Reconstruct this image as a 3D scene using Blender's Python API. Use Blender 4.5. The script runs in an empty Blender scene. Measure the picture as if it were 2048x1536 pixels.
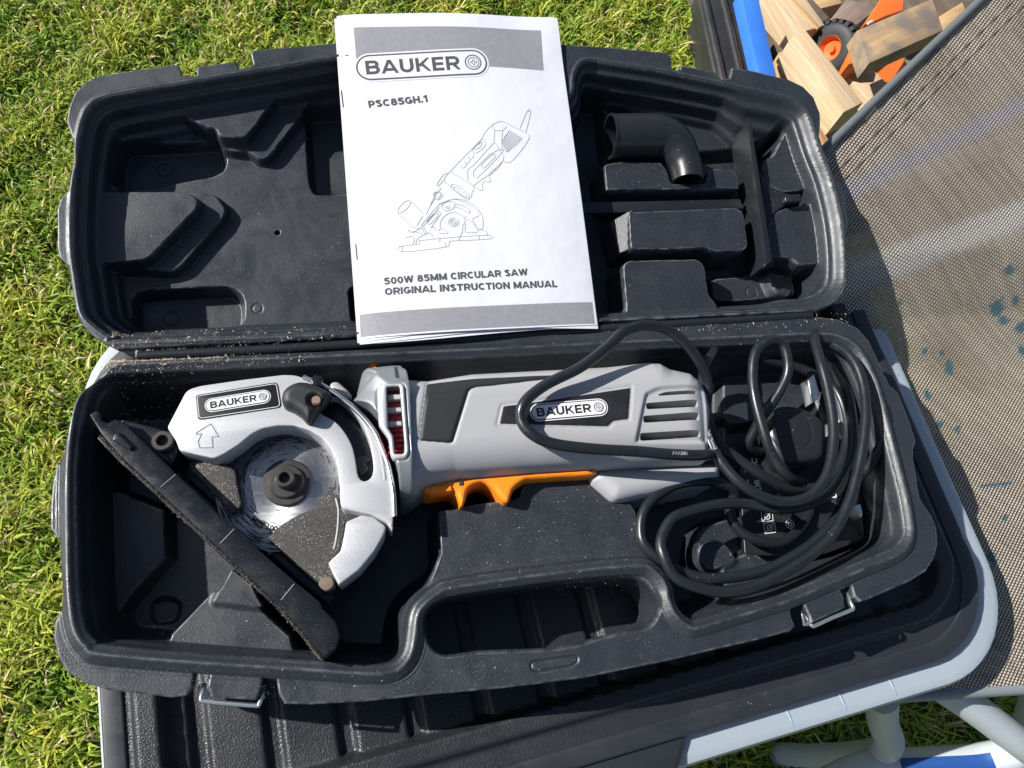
import bpy, math, random
import numpy as np
from mathutils import Matrix, Vector
random.seed(7); rng = np.random.default_rng(7)
C = bpy.context.scene.collection
sc = bpy.context.scene

# ------------------------------------------------------------------ camera, world, sun, exposure
# authoring frame: millimetres, hinge centre of the tool case = (0,0), rim plane of the case = 0, lawn = -420
RZ = 0.42
F_PX = 1536.0
CAM = np.array([-90.82107, -195.38249, 424.35903])
RM = np.array([[0.97869223, -0.13539343, 0.15437012], [0.07010191, 0.926955, 0.368565], [-0.19299543, -0.34989006, 0.91669499]])
LID_A = 0.166496249
LID = np.array([[1, 0, 0], [0, math.cos(LID_A), -math.sin(LID_A)], [0, math.sin(LID_A), math.cos(LID_A)]])
cd = bpy.data.cameras.new('camera'); cam = bpy.data.objects.new('camera', cd); C.objects.link(cam)
cd.sensor_width = 36.0; cd.lens = 36.0 * F_PX / 2048.0; cd.clip_start = 0.02; cd.clip_end = 500
m4 = Matrix([list(RM.T[i]) + [0] for i in range(3)] + [[0, 0, 0, 1]])
m4.translation = Vector((CAM[0] * .001, CAM[1] * .001, CAM[2] * .001 + RZ)); cam.matrix_world = m4
sc.camera = cam

SUN_DIR = Vector((27, -9.5, -21.9)).normalized()
wd = bpy.data.worlds.new('World'); sc.world = wd; wd.use_nodes = True
wn = wd.node_tree.nodes; bg = wn['Background']
sky = wn.new('ShaderNodeTexSky'); sky.sky_type = 'NISHITA'; sky.sun_disc = False
sky.sun_elevation = math.asin(-SUN_DIR.z); sky.sun_rotation = math.atan2(-SUN_DIR.x, -SUN_DIR.y)
wd.node_tree.links.new(sky.outputs[0], bg.inputs[0]); bg.inputs[1].default_value = 0.06
sl = bpy.data.lights.new('sun', 'SUN'); so = bpy.data.objects.new('sun', sl); C.objects.link(so)
sl.energy = 5.0; sl.angle = math.radians(0.5); sl.color = (1.0, 0.975, 0.935)
so.rotation_euler = SUN_DIR.to_track_quat('-Z', 'Y').to_euler(); so.location = (-2, 1, 3)
sc.view_settings.view_transform = 'Standard'; sc.view_settings.look = 'None'; sc.view_settings.gamma = 1
sc.view_settings.exposure = 0.58

# ------------------------------------------------------------------ helpers
CAML = LID.T @ CAM
def P(px, py, z=0.0):
    d = RM.T @ np.array([(px - 1024) / F_PX, -(py - 768) / F_PX, -1.0]); return CAM + d * ((z - CAM[2]) / d[2])
def PL(px, py, w=0.0):
    d = LID.T @ RM.T @ np.array([(px - 1024) / F_PX, -(py - 768) / F_PX, -1.0]); return CAML + d * ((w - CAML[2]) / d[2])
def B(pts, z=0.0): return np.array([P(a, b, z)[:2] for a, b in pts])
def L(pts, w=0.0): return np.array([PL(a, b, w)[:2] for a, b in pts])
def zz(pts, ox, oy, s=3.2): return [(ox + a / s, oy + b / s) for a, b in pts]

def mk(name, V, F, mat, parent=None, smooth=40, lid=False, mats=None, fmat=None, uv=None, col=None, flat=None, nrm=None):
    V = np.asarray(V, dtype=float).reshape(-1, 3)
    if lid: V = V @ LID.T
    V = V * .001 + np.array([0, 0, RZ])
    lo, hi = V.min(0), V.max(0); o = np.array([(lo[0] + hi[0]) / 2, (lo[1] + hi[1]) / 2, lo[2]])
    me = bpy.data.meshes.new(name)
    me.from_pydata((V - o).tolist(), [], F if isinstance(F, list) else F.tolist())
    for mm in (mats or [mat]): me.materials.append(M[mm])
    if fmat is not None: me.polygons.foreach_set('material_index', np.asarray(fmat, dtype=np.int32))
    if smooth:
        me.polygons.foreach_set('use_smooth', np.ones(len(me.polygons), dtype=bool))
        if flat is not None: me.polygons.foreach_set('use_smooth', ~np.asarray(flat, dtype=bool))
        me.set_sharp_from_angle(angle=math.radians(smooth))
    if uv is not None:
        li = np.zeros(len(me.loops), dtype=np.int32); me.loops.foreach_get('vertex_index', li)
        l = me.uv_layers.new(name='UVMap'); l.data.foreach_set('uv', np.asarray(uv, dtype=np.float32)[li].ravel())
    if col is not None:
        a = me.color_attributes.new('Col', 'FLOAT_COLOR', 'POINT'); a.data.foreach_set('color', np.asarray(col, dtype=np.float32).ravel())
    me.update()
    if nrm is not None: me.normals_split_custom_set_from_vertices((nrm @ LID.T if lid else nrm).tolist())
    ob = bpy.data.objects.new(name, me); C.objects.link(ob); ob.location = o
    if parent is not None: setpar(ob, parent)
    return ob
WL = {}
def setpar(ob, parent):
    po = WL.get(parent.name, np.array(parent.location)); wl = np.array(ob.location)
    WL[ob.name] = wl; ob.parent = parent; ob.location = wl - po
def thing(name, label, cat, loc, group=None):
    o = bpy.data.objects.new(name, None); C.objects.link(o); o.empty_display_size = .02
    o.location = np.array(loc) * .001 + np.array([0, 0, RZ]); tag(o, label, cat, group); return o
def tag(o, label=None, cat=None, group=None, kind=None):
    for k, v in (('label', label), ('category', cat), ('group', group), ('kind', kind)):
        if v: o[k] = v
    return o

def sdf(poly, X, Y, margin=60.0):
    poly = np.asarray(poly); out = np.full(X.shape, 1e3)
    lo, hi = poly.min(0) - margin, poly.max(0) + margin
    s = (X > lo[0]) & (X < hi[0]) & (Y > lo[1]) & (Y < hi[1])
    x, y = X[s], Y[s]; d2 = np.full(x.shape, 1e12); ins = np.zeros(x.shape, dtype=bool)
    a = poly; b = np.roll(poly, -1, 0)
    for (ax, ay), (bx, by) in zip(a, b):
        ex, ey = bx - ax, by - ay; wx, wy = x - ax, y - ay
        t = np.clip((wx * ex + wy * ey) / (ex * ex + ey * ey + 1e-12), 0, 1)
        d2 = np.minimum(d2, (wx - t * ex) ** 2 + (wy - t * ey) ** 2)
        c = (ay > y) != (by > y)
        if c.any():
            ins ^= c & (x < ex * (y - ay) / (ey if ey != 0 else 1e-12) + ax)
    d = np.sqrt(d2); out[s] = np.where(ins, -d, d); return out
def closest(polys, pts):
    best = np.full(len(pts), 1e12); out = pts.copy()
    for poly in polys:
        a = np.asarray(poly); b = np.roll(a, -1, 0)
        for p, q in zip(a, b):
            e = q - p; t = np.clip(((pts - p) @ e) / (e @ e + 1e-12), 0, 1); c = p + t[:, None] * e
            d = ((pts - c) ** 2).sum(1); m = d < best; best[m] = d[m]; out[m] = c[m]
    return out
def smax(a, b, k=1.4): return .5 * (a + b + np.sqrt((a - b) ** 2 + k * k)) - .1
def smooth01(t): t = np.clip(t, 0, 1); return t * t * (3 - 2 * t)
def rnd(poly, r, n=4):
    poly = np.asarray(poly, dtype=float); out = []; N = len(poly)
    for i in range(N):
        p0, p, p1 = poly[i - 1], poly[i], poly[(i + 1) % N]
        a, b = p0 - p, p1 - p; la, lb = np.linalg.norm(a), np.linalg.norm(b)
        rr = min(r, la * .45, lb * .45); A = p + a / la * rr; Bq = p + b / lb * rr
        for k in range(n + 1):
            t = k / n; out.append((1 - t) ** 2 * A + 2 * t * (1 - t) * p + t * t * Bq)
    return np.array(out)
def crom(pts, n=6, closed=False):
    p = np.asarray(pts, dtype=float); N = len(p); out = []
    for i in range(N if closed else N - 1):
        if closed: a, b, c, d = p[i - 1], p[i], p[(i + 1) % N], p[(i + 2) % N]
        else: a, b, c, d = p[max(i - 1, 0)], p[i], p[i + 1], p[min(i + 2, N - 1)]
        for k in range(n):
            t = k / n
            out.append(.5 * ((2 * b) + (c - a) * t + (2 * a - 5 * b + 4 * c - d) * t * t + (3 * b - a - 3 * c + d) * t ** 3))
    if not closed: out.append(p[-1])
    return np.array(out)

def shell(name, outer, hf, mat, parent=None, holes=(), step=.8, skirt=-5.0, hole_skirt=None, edge=1.0, lid=False, smooth=50, floor_rel=None, extra=None, an=False):
    """height field over an outline (with holes), border snapped to the outline, with a skirt for thickness"""
    outer = np.asarray(outer); lo, hi = outer.min(0) - step * 2, outer.max(0) + step * 2
    xs = np.arange(lo[0], hi[0], step); ys = np.arange(lo[1], hi[1], step); X, Y = np.meshgrid(xs, ys); sh = X.shape
    X, Y = X.ravel(), Y.ravel(); sd = sdf(outer, X, Y)
    for h in holes: sd = np.maximum(sd, -sdf(h, X, Y))
    inn = sd < -.3 * step; G = np.arange(len(X)).reshape(sh)
    q = np.stack([G[:-1, :-1], G[:-1, 1:], G[1:, 1:], G[1:, :-1]], -1).reshape(-1, 4)
    q = q[inn[q].any(1)]
    use = np.unique(q); idx = np.full(len(X), -1); idx[use] = np.arange(len(use)); q = idx[q]
    pts = np.stack([X[use], Y[use]], 1); s = sd[use]; m = s >= -.3 * step
    pts[m] = closest([outer] + list(holes), pts[m]); s = np.where(m, 0, s)
    z = hf(pts[:, 0], pts[:, 1], s)
    if edge > 0: z = z - edge * (1 - np.sqrt(np.clip(1 - (1 - np.clip(-s / edge, 0, 1)) ** 2, 0, 1)))
    V = np.column_stack([pts, z])
    e = np.concatenate([q[:, [0, 1]], q[:, [1, 2]], q[:, [2, 3]], q[:, [3, 0]]])
    key = np.sort(e, 1); k = key[:, 0].astype(np.int64) * len(V) + key[:, 1]
    u, inv, cnt = np.unique(k, return_inverse=True, return_counts=True); be = e[cnt[inv] == 1]
    bv = np.unique(be); bi = np.full(len(V), -1); bi[bv] = len(V) + np.arange(len(bv))
    SV = V[bv].copy(); ST = V[bv].copy()
    sz = np.full(len(bv), float(skirt)) if floor_rel is None else SV[:, 2] + floor_rel
    if hole_skirt is not None:
        for h in holes: sz[np.abs(sdf(h, SV[:, 0], SV[:, 1])) < .05] = hole_skirt
    SV[:, 2] = np.minimum(sz, SV[:, 2] - .05)
    nb = len(bv); tp = bi + nb
    sq = np.stack([tp[be[:, 1]], tp[be[:, 0]], bi[be[:, 0]], bi[be[:, 1]]], 1)
    nv = len(V); V = np.concatenate([V, SV, ST]); Fc = np.concatenate([q, sq]); nrm = None
    if an:
        def zf(x, y):
            s_ = sdf(outer, x, y)
            for h in holes: s_ = np.maximum(s_, -sdf(h, x, y))
            return hf(x, y, s_) - edge * (1 - np.sqrt(np.clip(1 - (1 - np.clip(-s_ / edge, 0, 1)) ** 2, 0, 1)))
        X_, Y_ = V[:nv, 0], V[:nv, 1]; e_ = .42
        gx = (zf(X_ + e_, Y_) - zf(X_ - e_, Y_)) / (2 * e_); gy = (zf(X_, Y_ + e_) - zf(X_, Y_ - e_)) / (2 * e_)
        nrm = np.zeros((len(V) + (0 if extra is None else len(extra[0])), 3)); nn_ = np.column_stack([-gx, -gy, np.ones(nv)]); nrm[:nv] = nn_ / np.linalg.norm(nn_, axis=1)[:, None]
        m0 = np.clip(m, 0, 1).astype(bool); nrm[:nv][m0] = (0, 0, 0)
    V, Fc = (V, Fc) if extra is None else (np.concatenate([V, extra[0]]), np.concatenate([Fc, np.asarray(extra[1]) + len(V)]))
    return mk(name, V, Fc, mat, parent, smooth=smooth, lid=lid, nrm=nrm)

def plate(name, polys, z0, z1, bev, mat, parent=None, lid=False, smooth=35):
    """flat plate with holes and bevelled edges"""
    cu = bpy.data.curves.new('tmp', 'CURVE'); cu.dimensions = '2D'; cu.fill_mode = 'BOTH'
    bev = min(bev, (z1 - z0) * .49)
    cu.extrude = max((z1 - z0) / 2 - bev, 1e-4); cu.bevel_depth = bev; cu.bevel_resolution = 2; cu.offset = -bev
    for p in polys:
        sp = cu.splines.new('POLY'); sp.points.add(len(p) - 1); sp.use_cyclic_u = True
        for i, v in enumerate(p): sp.points[i].co = (v[0], v[1], 0, 1)
    ob = bpy.data.objects.new('tmp', cu); C.objects.link(ob)
    me = bpy.data.meshes.new_from_object(ob.evaluated_get(bpy.context.evaluated_depsgraph_get()))
    V = np.zeros(len(me.vertices) * 3); me.vertices.foreach_get('co', V); V = V.reshape(-1, 3) + np.array([0, 0, (z0 + z1) / 2])
    Fc = [list(f.vertices) for f in me.polygons]
    # weld the seam between caps and sides
    key = {}; remap = []
    NV = []
    for v in np.round(V, 4).tolist():
        t = tuple(v)
        if t not in key: key[t] = len(NV); NV.append(t)
        remap.append(key[t])
    F2 = []
    for f in Fc:
        g = [remap[i] for i in f]; g2 = [g[i] for i in range(len(g)) if g[i] != g[i - 1]]
        if len(set(g2)) >= 3: F2.append(g2)
    bpy.data.objects.remove(ob); bpy.data.curves.remove(cu); bpy.data.meshes.remove(me)
    NV = np.array(NV); flat = [float(np.ptp(NV[f][:, 2])) < 1e-4 for f in F2]
    return mk(name, NV, F2, mat, parent, smooth=smooth, lid=lid, flat=flat)

def tube_geo(path, r, n=10, caps=True, closed=False):
    p = np.asarray(path, dtype=float); N = len(p); r = np.full(N, r) if np.isscalar(r) else np.asarray(r)
    T = np.gradient(p, axis=0); 
    if closed: T = np.roll(p, -1, 0) - np.roll(p, 1, 0)
    T /= np.linalg.norm(T, axis=1)[:, None] + 1e-12
    u = np.cross(T[0], [0, 0, 1.0]); u = u if np.linalg.norm(u) > .1 else np.cross(T[0], [0, 1.0, 0]); u /= np.linalg.norm(u)
    V = []; a = np.arange(n) * 2 * math.pi / n
    for i in range(N):
        u = u - T[i] * (u @ T[i]); u /= np.linalg.norm(u); w = np.cross(T[i], u)
        V.append(p[i] + r[i] * (np.cos(a)[:, None] * u + np.sin(a)[:, None] * w))
    V = np.concatenate(V); Fc = []
    for i in range(N if closed else N - 1):
        j = (i + 1) % N
        for k in range(n): Fc.append([i * n + k, i * n + (k + 1) % n, j * n + (k + 1) % n, j * n + k])
    if caps and not closed: Fc.append(list(range(n))[::-1]); Fc.append([(N - 1) * n + k for k in range(n)])
    return V, Fc
def tube(name, path, r, mat, parent=None, n=10, lid=False, closed=False, smooth=50):
    V, Fc = tube_geo(path, r, n, True, closed); return mk(name, V, Fc, mat, parent, smooth=smooth, lid=lid)
def lathe(name, c, prof, mat, parent=None, n=32, axis=(0, 0, 1), lid=False, smooth=35, caps=True):
    ax = np.array(axis, dtype=float); ax /= np.linalg.norm(ax)
    u = np.cross(ax, [0, 1, 0]); u = u if np.linalg.norm(u) > .1 else np.cross(ax, [1, 0, 0]); u /= np.linalg.norm(u); w = np.cross(ax, u)
    V = []; Fc = []
    for r, h in prof:
        for k in range(n):
            t = 2 * math.pi * k / n; V.append(np.array(c) + ax * h + r * (math.cos(t) * u + math.sin(t) * w))
    for i in range(len(prof) - 1):
        for k in range(n): Fc.append([i * n + k, i * n + (k + 1) % n, (i + 1) * n + (k + 1) % n, (i + 1) * n + k])
    if caps and prof[0][0] > 1e-6: Fc.append(list(range(n))[::-1])
    if caps and prof[-1][0] > 1e-6: Fc.append([(len(prof) - 1) * n + k for k in range(n)])
    return mk(name, np.array(V), Fc, mat, parent, smooth=smooth, lid=lid)
def boxgeo(top, z0, b=1.5):
    """timber from the four plan corners of its top face (x,y,z), going down to top-z0, edges eased"""
    t = np.array(top, dtype=float); c = t.mean(0)
    def ins(d): 
        o = []
        for i in range(4):
            a = t[i - 1] - t[i]; e = t[(i + 1) % 4] - t[i]; o.append(t[i] + d * (a / np.linalg.norm(a) + e / np.linalg.norm(e)))
        return np.array(o)
    dz = np.array([0, 0, 1.0])
    rings = [ins(b) , ins(b * .3) - dz * b * .3, t - dz * b, t - dz * (z0 - b), ins(b) - dz * z0]
    V = np.concatenate(rings); Fc = [[0, 1, 2, 3], [19, 18, 17, 16]]
    for r in range(4):
        for k in range(4): Fc.append([r * 4 + (k + 1) % 4, r * 4 + k, (r + 1) * 4 + k, (r + 1) * 4 + (k + 1) % 4])
    return V, Fc

# ------------------------------------------------------------------ materials
M = {}
def mat(name, base, rough=.5, metal=0.0, spec=.5, bump=None, speck=None, vary=None, rvar=None, wear=None, **kw):
    m = bpy.data.materials.new(name); m.use_nodes = True; nt = m.node_tree; N = nt.nodes; K = nt.links
    b = N['Principled BSDF']; b.inputs['Base Color'].default_value = (*base, 1); b.inputs['Roughness'].default_value = rough
    b.inputs['Metallic'].default_value = metal; b.inputs['Specular IOR Level'].default_value = spec
    for k, v in kw.items(): b.inputs[k.replace('_', ' ')].default_value = v
    tc = N.new('ShaderNodeTexCoord'); geo = N.new('ShaderNodeNewGeometry'); pos = geo.outputs['Position']
    col = None
    if rvar:   # smears: (scale, roughness low, high)
        nr = N.new('ShaderNodeTexNoise'); nr.inputs['Scale'].default_value = rvar[0]; nr.inputs['Detail'].default_value = 6; nr.inputs['Roughness'].default_value = .65; nr.inputs['Distortion'].default_value = .8; K.new(pos, nr.inputs['Vector'])
        mrr = N.new('ShaderNodeMapRange'); mrr.inputs[1].default_value = .35; mrr.inputs[2].default_value = .65; mrr.inputs[3].default_value = rvar[1]; mrr.inputs[4].default_value = rvar[2]; K.new(nr.outputs['Fac'], mrr.inputs[0]); K.new(mrr.outputs[0], b.inputs['Roughness'])
    if vary:   # (scale, colour, amount)
        nz = N.new('ShaderNodeTexNoise'); nz.inputs['Scale'].default_value = vary[0]; nz.inputs['Detail'].default_value = 5; K.new(pos, nz.inputs['Vector'])
        rp = N.new('ShaderNodeValToRGB'); rp.color_ramp.elements[0].position = .35; rp.color_ramp.elements[1].position = .7
        rp.color_ramp.elements[0].color = (*base, 1); rp.color_ramp.elements[1].color = (*[base[i] * (1 - vary[2]) + vary[1][i] * vary[2] for i in range(3)], 1)
        K.new(nz.outputs['Fac'], rp.inputs[0]); col = rp.outputs[0]; K.new(col, b.inputs['Base Color'])
    if speck:  # (cell scale, threshold radius, colour, coverage noise scale, coverage 0..1)
        vo = N.new('ShaderNodeTexVoronoi'); vo.inputs['Scale'].default_value = speck[0]; K.new(pos, vo.inputs['Vector'])
        lt = N.new('ShaderNodeMath'); lt.operation = 'LESS_THAN'; K.new(vo.outputs['Distance'], lt.inputs[0])
        nz = N.new('ShaderNodeTexNoise'); nz.inputs['Scale'].default_value = speck[3]; nz.inputs['Detail'].default_value = 3; K.new(pos, nz.inputs['Vector'])
        sp = N.new('ShaderNodeSeparateColor'); K.new(vo.outputs['Color'], sp.inputs[0])
        mu = N.new('ShaderNodeMath'); mu.operation = 'MULTIPLY'; K.new(sp.outputs[0], mu.inputs[0]); mu.inputs[1].default_value = speck[1]
        mr = N.new('ShaderNodeMapRange'); mr.inputs[1].default_value = .35; mr.inputs[2].default_value = .75; mr.inputs[3].default_value = speck[4]; mr.inputs[4].default_value = 1.0
        K.new(nz.outputs['Fac'], mr.inputs[0]); m2 = N.new('ShaderNodeMath'); m2.operation = 'MULTIPLY'; K.new(mu.outputs[0], m2.inputs[0]); K.new(mr.outputs[0], m2.inputs[1])
        K.new(m2.outputs[0], lt.inputs[1])
        mx = N.new('ShaderNodeMix'); mx.data_type = 'RGBA'; K.new(lt.outputs[0], mx.inputs[0])
        if col: K.new(col, mx.inputs[6])
        else: mx.inputs[6].default_value = (*base, 1)
        mx.inputs[7].default_value = (*speck[2], 1); K.new(mx.outputs[2], b.inputs['Base Color']); col = mx.outputs[2]
    if wear:   # rubbed, whitened edges: (colour, amount)
        pr = N.new('ShaderNodeMapRange'); pr.inputs[1].default_value = .515; pr.inputs[2].default_value = .57; pr.inputs[4].default_value = wear[1]; K.new(geo.outputs['Pointiness'], pr.inputs[0])
        nw = N.new('ShaderNodeTexNoise'); nw.inputs['Scale'].default_value = 160; nw.inputs['Detail'].default_value = 5; K.new(pos, nw.inputs['Vector']); nm = N.new('ShaderNodeMapRange'); nm.inputs[1].default_value = .38; nm.inputs[2].default_value = .62; K.new(nw.outputs['Fac'], nm.inputs[0])
        mw = N.new('ShaderNodeMath'); mw.operation = 'MULTIPLY'; K.new(pr.outputs[0], mw.inputs[0]); K.new(nm.outputs[0], mw.inputs[1])
        xw = N.new('ShaderNodeMix'); xw.data_type = 'RGBA'; K.new(mw.outputs[0], xw.inputs[0]); K.new(col, xw.inputs[6]); xw.inputs[7].default_value = (*wear[0], 1); K.new(xw.outputs[2], b.inputs['Base Color'])
    if bump:   # list of (kind, scale, strength, distance)
        prev = None
        for kind, scl, st, di in bump:
            if kind == 'v':
                t = N.new('ShaderNodeTexVoronoi'); t.inputs['Scale'].default_value = scl; o = t.outputs['Distance']
            else:
                t = N.new('ShaderNodeTexNoise'); t.inputs['Scale'].default_value = scl; t.inputs['Detail'].default_value = 2; o = t.outputs['Fac']
            K.new(pos, t.inputs['Vector'])
            bp = N.new('ShaderNodeBump'); bp.inputs['Strength'].default_value = st; bp.inputs['Distance'].default_value = di; K.new(o, bp.inputs['Height'])
            if prev: K.new(prev, bp.inputs['Normal'])
            prev = bp.outputs[0]
        K.new(prev, b.inputs['Normal'])
    M[name] = m; return m
DUST = (.42, .38, .32)
mat('case_black', (.0145, .018, .0225), .45, spec=.65, wear=((.22, .24, .26), .75), rvar=(38, .35, .56), bump=[('n', 1300, .36, .0004), ('n', 45, .16, .003)], speck=(800, .16, (.4, .42, .44), 30, .12), vary=(900, (.036, .042, .051), .5))
mat('case_gloss', (.014, .016, .019), .36, bump=[('n', 300, .05, .0003)], speck=(600, .18, DUST, 30, .2))
mat('box_black', (.02, .0215, .025), .4, rvar=(30, .32, .5), bump=[('n', 1050, .55, .0007)], speck=(500, .13, DUST, 20, .1))
mat('box_smooth', (.017, .02, .024), .5, spec=.7, rvar=(30, .4, .58), bump=[('n', 1800, .1, .0003)], speck=(500, .16, DUST, 20, .15))
mat('box_white', (.36, .41, .45), .38, bump=[('n', 90, .06, .002)], Subsurface_Weight=.25, Subsurface_Scale=.02)
mat('saw_black', (.008, .0095, .012), .3, spec=.5, rvar=(80, .2, .38), bump=[('n', 1800, .1, .0002)], speck=(900, .15, DUST, 60, .1))
mat('saw_dusty', (.03, .029, .028), .7, bump=[('n', 2200, .7, .0005)], speck=(1500, .6, (.42, .37, .31), 70, .35), vary=(1200, (.07, .064, .058), .8))
mat('saw_grey', (.35, .348, .355), .48, rvar=(45, .4, .58), bump=[('n', 2500, .12, .0002)], vary=(70, (.33, .33, .34), .5), speck=(350, .1, (.1, .09, .08), 40, .05))
mat('rubber', (.0145, .0155, .0175), .55, bump=[('n', 2500, .25, .0003)], speck=(600, .14, DUST, 40, .1))
mat('alu', (.4, .405, .415), .5, metal=.25, bump=[('n', 2000, .45, .0004)], vary=(1500, (.52, .52, .53), .8))
mat('alu_dark', (.24, .25, .265), .45, metal=.35, bump=[('n', 1800, .2, .0003)], vary=(90, (.18, .19, .2), .6))
mat('steel', (.6, .6, .61), .3, metal=1.0, bump=[('n', 900, .1, .0002)])
mat('steel_dark', (.045, .043, .042), .42, metal=.35, bump=[('n', 1500, .2, .0003)], vary=(250, (.09, .08, .072), .6))
mat('brass', (.24, .19, .15), .45, metal=.5, vary=(200, (.18, .15, .12), .5))
mat('copper_pin', (.3, .2, .16), .45, metal=.4)
mat('zinc', (.72, .75, .76), .28, metal=.9)
mat('orange', (.95, .25, .013), .38, bump=[('n', 700, .05, .0003)])
mat('toy_orange', (.8, .15, .02), .4, vary=(30, (.65, .13, .03), .5))
mat('blue_paint', (.035, .16, .6), .45, bump=[('n', 200, .1, .001)], vary=(20, (.05, .2, .62), .5))
mat('red_fin', (.3, .008, .016), .4)
mat('vent_dark', (.008, .008, .009), .6)
mat('label_black', (.012, .012, .014), .35, bump=[('n', 500, .06, .0003)], vary=(60, (.03, .03, .032), .5))
mat('print_white', (.72, .72, .72), .5)
mat('print_dark', (.018, .018, .02), .5)
mat('paper', (.645, .65, .685), .65, bump=[('n', 45, .25, .003)])
mat('ink_grey', (.24, .235, .255), .6, vary=(300, (.29, .285, .31), .6))
mat('ink_dark', (.07, .066, .072), .6)
mat('ink_line', (.3, .3, .32), .6)
mat('cable', (.012, .0145, .0175), .3, rvar=(60, .24, .42), bump=[('n', 250, .06, .0004)], speck=(420, .12, (.45, .45, .45), 40, .15))
mat('cable_print', (.4, .4, .4), .5)
mat('white_tube', (.46, .5, .52), .38, bump=[('n', 40, .05, .002)], vary=(25, (.4, .44, .45), .5))
mat('piping', (.11, .12, .125), .5)
mat('hem_grey', (.2, .22, .235), .45)
mat('teal_paint', (.015, .17, .26), .5)
mat('tyre', (.02, .02, .022), .6)
mat('tray_black', (.022, .022, .024), .35, vary=(20, (.06, .055, .05), .5), bump=[('n', 60, .1, .002)])
mat('blue_sticker', (.02, .07, .25), .35)
mat('seam', (.004, .004, .005), .7)
mat('saw_dust', (.46, .36, .25), .85, vary=(900, (.6, .5, .37), .7))
mat('dust_pale', (.46, .46, .45), .8)
mat('thread', (.26, .21, .15), .7)
mat('shoe_dirt', (.3, .25, .18), .9, vary=(1200, (.12, .1, .075), .9))

def wood(name, c1, c2, gscale, weather=None):
    m = bpy.data.materials.new(name); m.use_nodes = True; nt = m.node_tree; N = nt.nodes; K = nt.links; b = N['Principled BSDF']
    b.inputs['Roughness'].default_value = .7
    uv = N.new('ShaderNodeUVMap'); mp = N.new('ShaderNodeMapping'); mp.inputs['Scale'].default_value = (gscale * .05, gscale, gscale); K.new(uv.outputs[0], mp.inputs[0])
    nz = N.new('ShaderNodeTexNoise'); nz.inputs['Scale'].default_value = 1; nz.inputs['Detail'].default_value = 6; nz.inputs['Distortion'].default_value = .6; K.new(mp.outputs[0], nz.inputs['Vector'])
    rp = N.new('ShaderNodeValToRGB'); rp.color_ramp.elements[0].color = (*c1, 1); rp.color_ramp.elements[1].color = (*c2, 1)
    rp.color_ramp.elements[0].position = .35; rp.color_ramp.elements[1].position = .65; K.new(nz.outputs['Fac'], rp.inputs[0]); out = rp.outputs[0]
    if weather:
        n2 = N.new('ShaderNodeTexNoise'); n2.inputs['Scale'].default_value = 25; n2.inputs['Detail'].default_value = 6
        g = N.new('ShaderNodeNewGeometry'); K.new(g.outputs['Position'], n2.inputs['Vector'])
        mr = N.new('ShaderNodeMapRange'); mr.inputs[1].default_value = .42; mr.inputs[2].default_value = .6; K.new(n2.outputs['Fac'], mr.inputs[0])
        mx = N.new('ShaderNodeMix'); mx.data_type = 'RGBA'; K.new(mr.outputs[0], mx.inputs[0]); K.new(out, mx.inputs[6]); mx.inputs[7].default_value = (*weather, 1); out = mx.outputs[2]
    K.new(out, b.inputs['Base Color'])
    bp = N.new('ShaderNodeBump'); bp.inputs['Strength'].default_value = .35; bp.inputs['Distance'].default_value = .001; K.new(nz.outputs['Fac'], bp.inputs['Height']); K.new(bp.outputs[0], b.inputs['Normal'])
    M[name] = m
wood('wood_pale', (.62, .47, .31), (.5, .35, .2), .3)
wood('wood_tan', (.52, .34, .17), (.42, .26, .12), .28)
wood('wood_brown', (.36, .2, .1), (.28, .15, .075), .25)
wood('wood_grey', (.27, .21, .16), (.2, .155, .12), .14, (.15, .125, .105))
wood('wood_half', (.44, .3, .16), (.3, .2, .11), .14, (.19, .155, .125))
wood('wood_dark', (.17, .12, .08), (.12, .085, .06), .14, (.1, .08, .06))

def grass_mats():
    m = bpy.data.materials.new('grass'); m.use_nodes = True; nt = m.node_tree; N = nt.nodes; K = nt.links; b = N['Principled BSDF']
    at = N.new('ShaderNodeAttribute'); at.attribute_name = 'Col'; K.new(at.outputs['Color'], b.inputs['Base Color'])
    b.inputs['Roughness'].default_value = .6; b.inputs['Specular IOR Level'].default_value = .3
    tr = N.new('ShaderNodeBsdfTranslucent'); K.new(at.outputs['Color'], tr.inputs[0]); mx = N.new('ShaderNodeMixShader'); mx.inputs[0].default_value = .3
    K.new(b.outputs[0], mx.inputs[1]); K.new(tr.outputs[0], mx.inputs[2]); K.new(mx.outputs[0], N['Material Output'].inputs[0]); M['grass'] = m
    mat('lawn', (.09, .11, .02), .9, vary=(30, (.2, .14, .05), .8), bump=[('n', 150, .8, .01)])
grass_mats()

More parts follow.
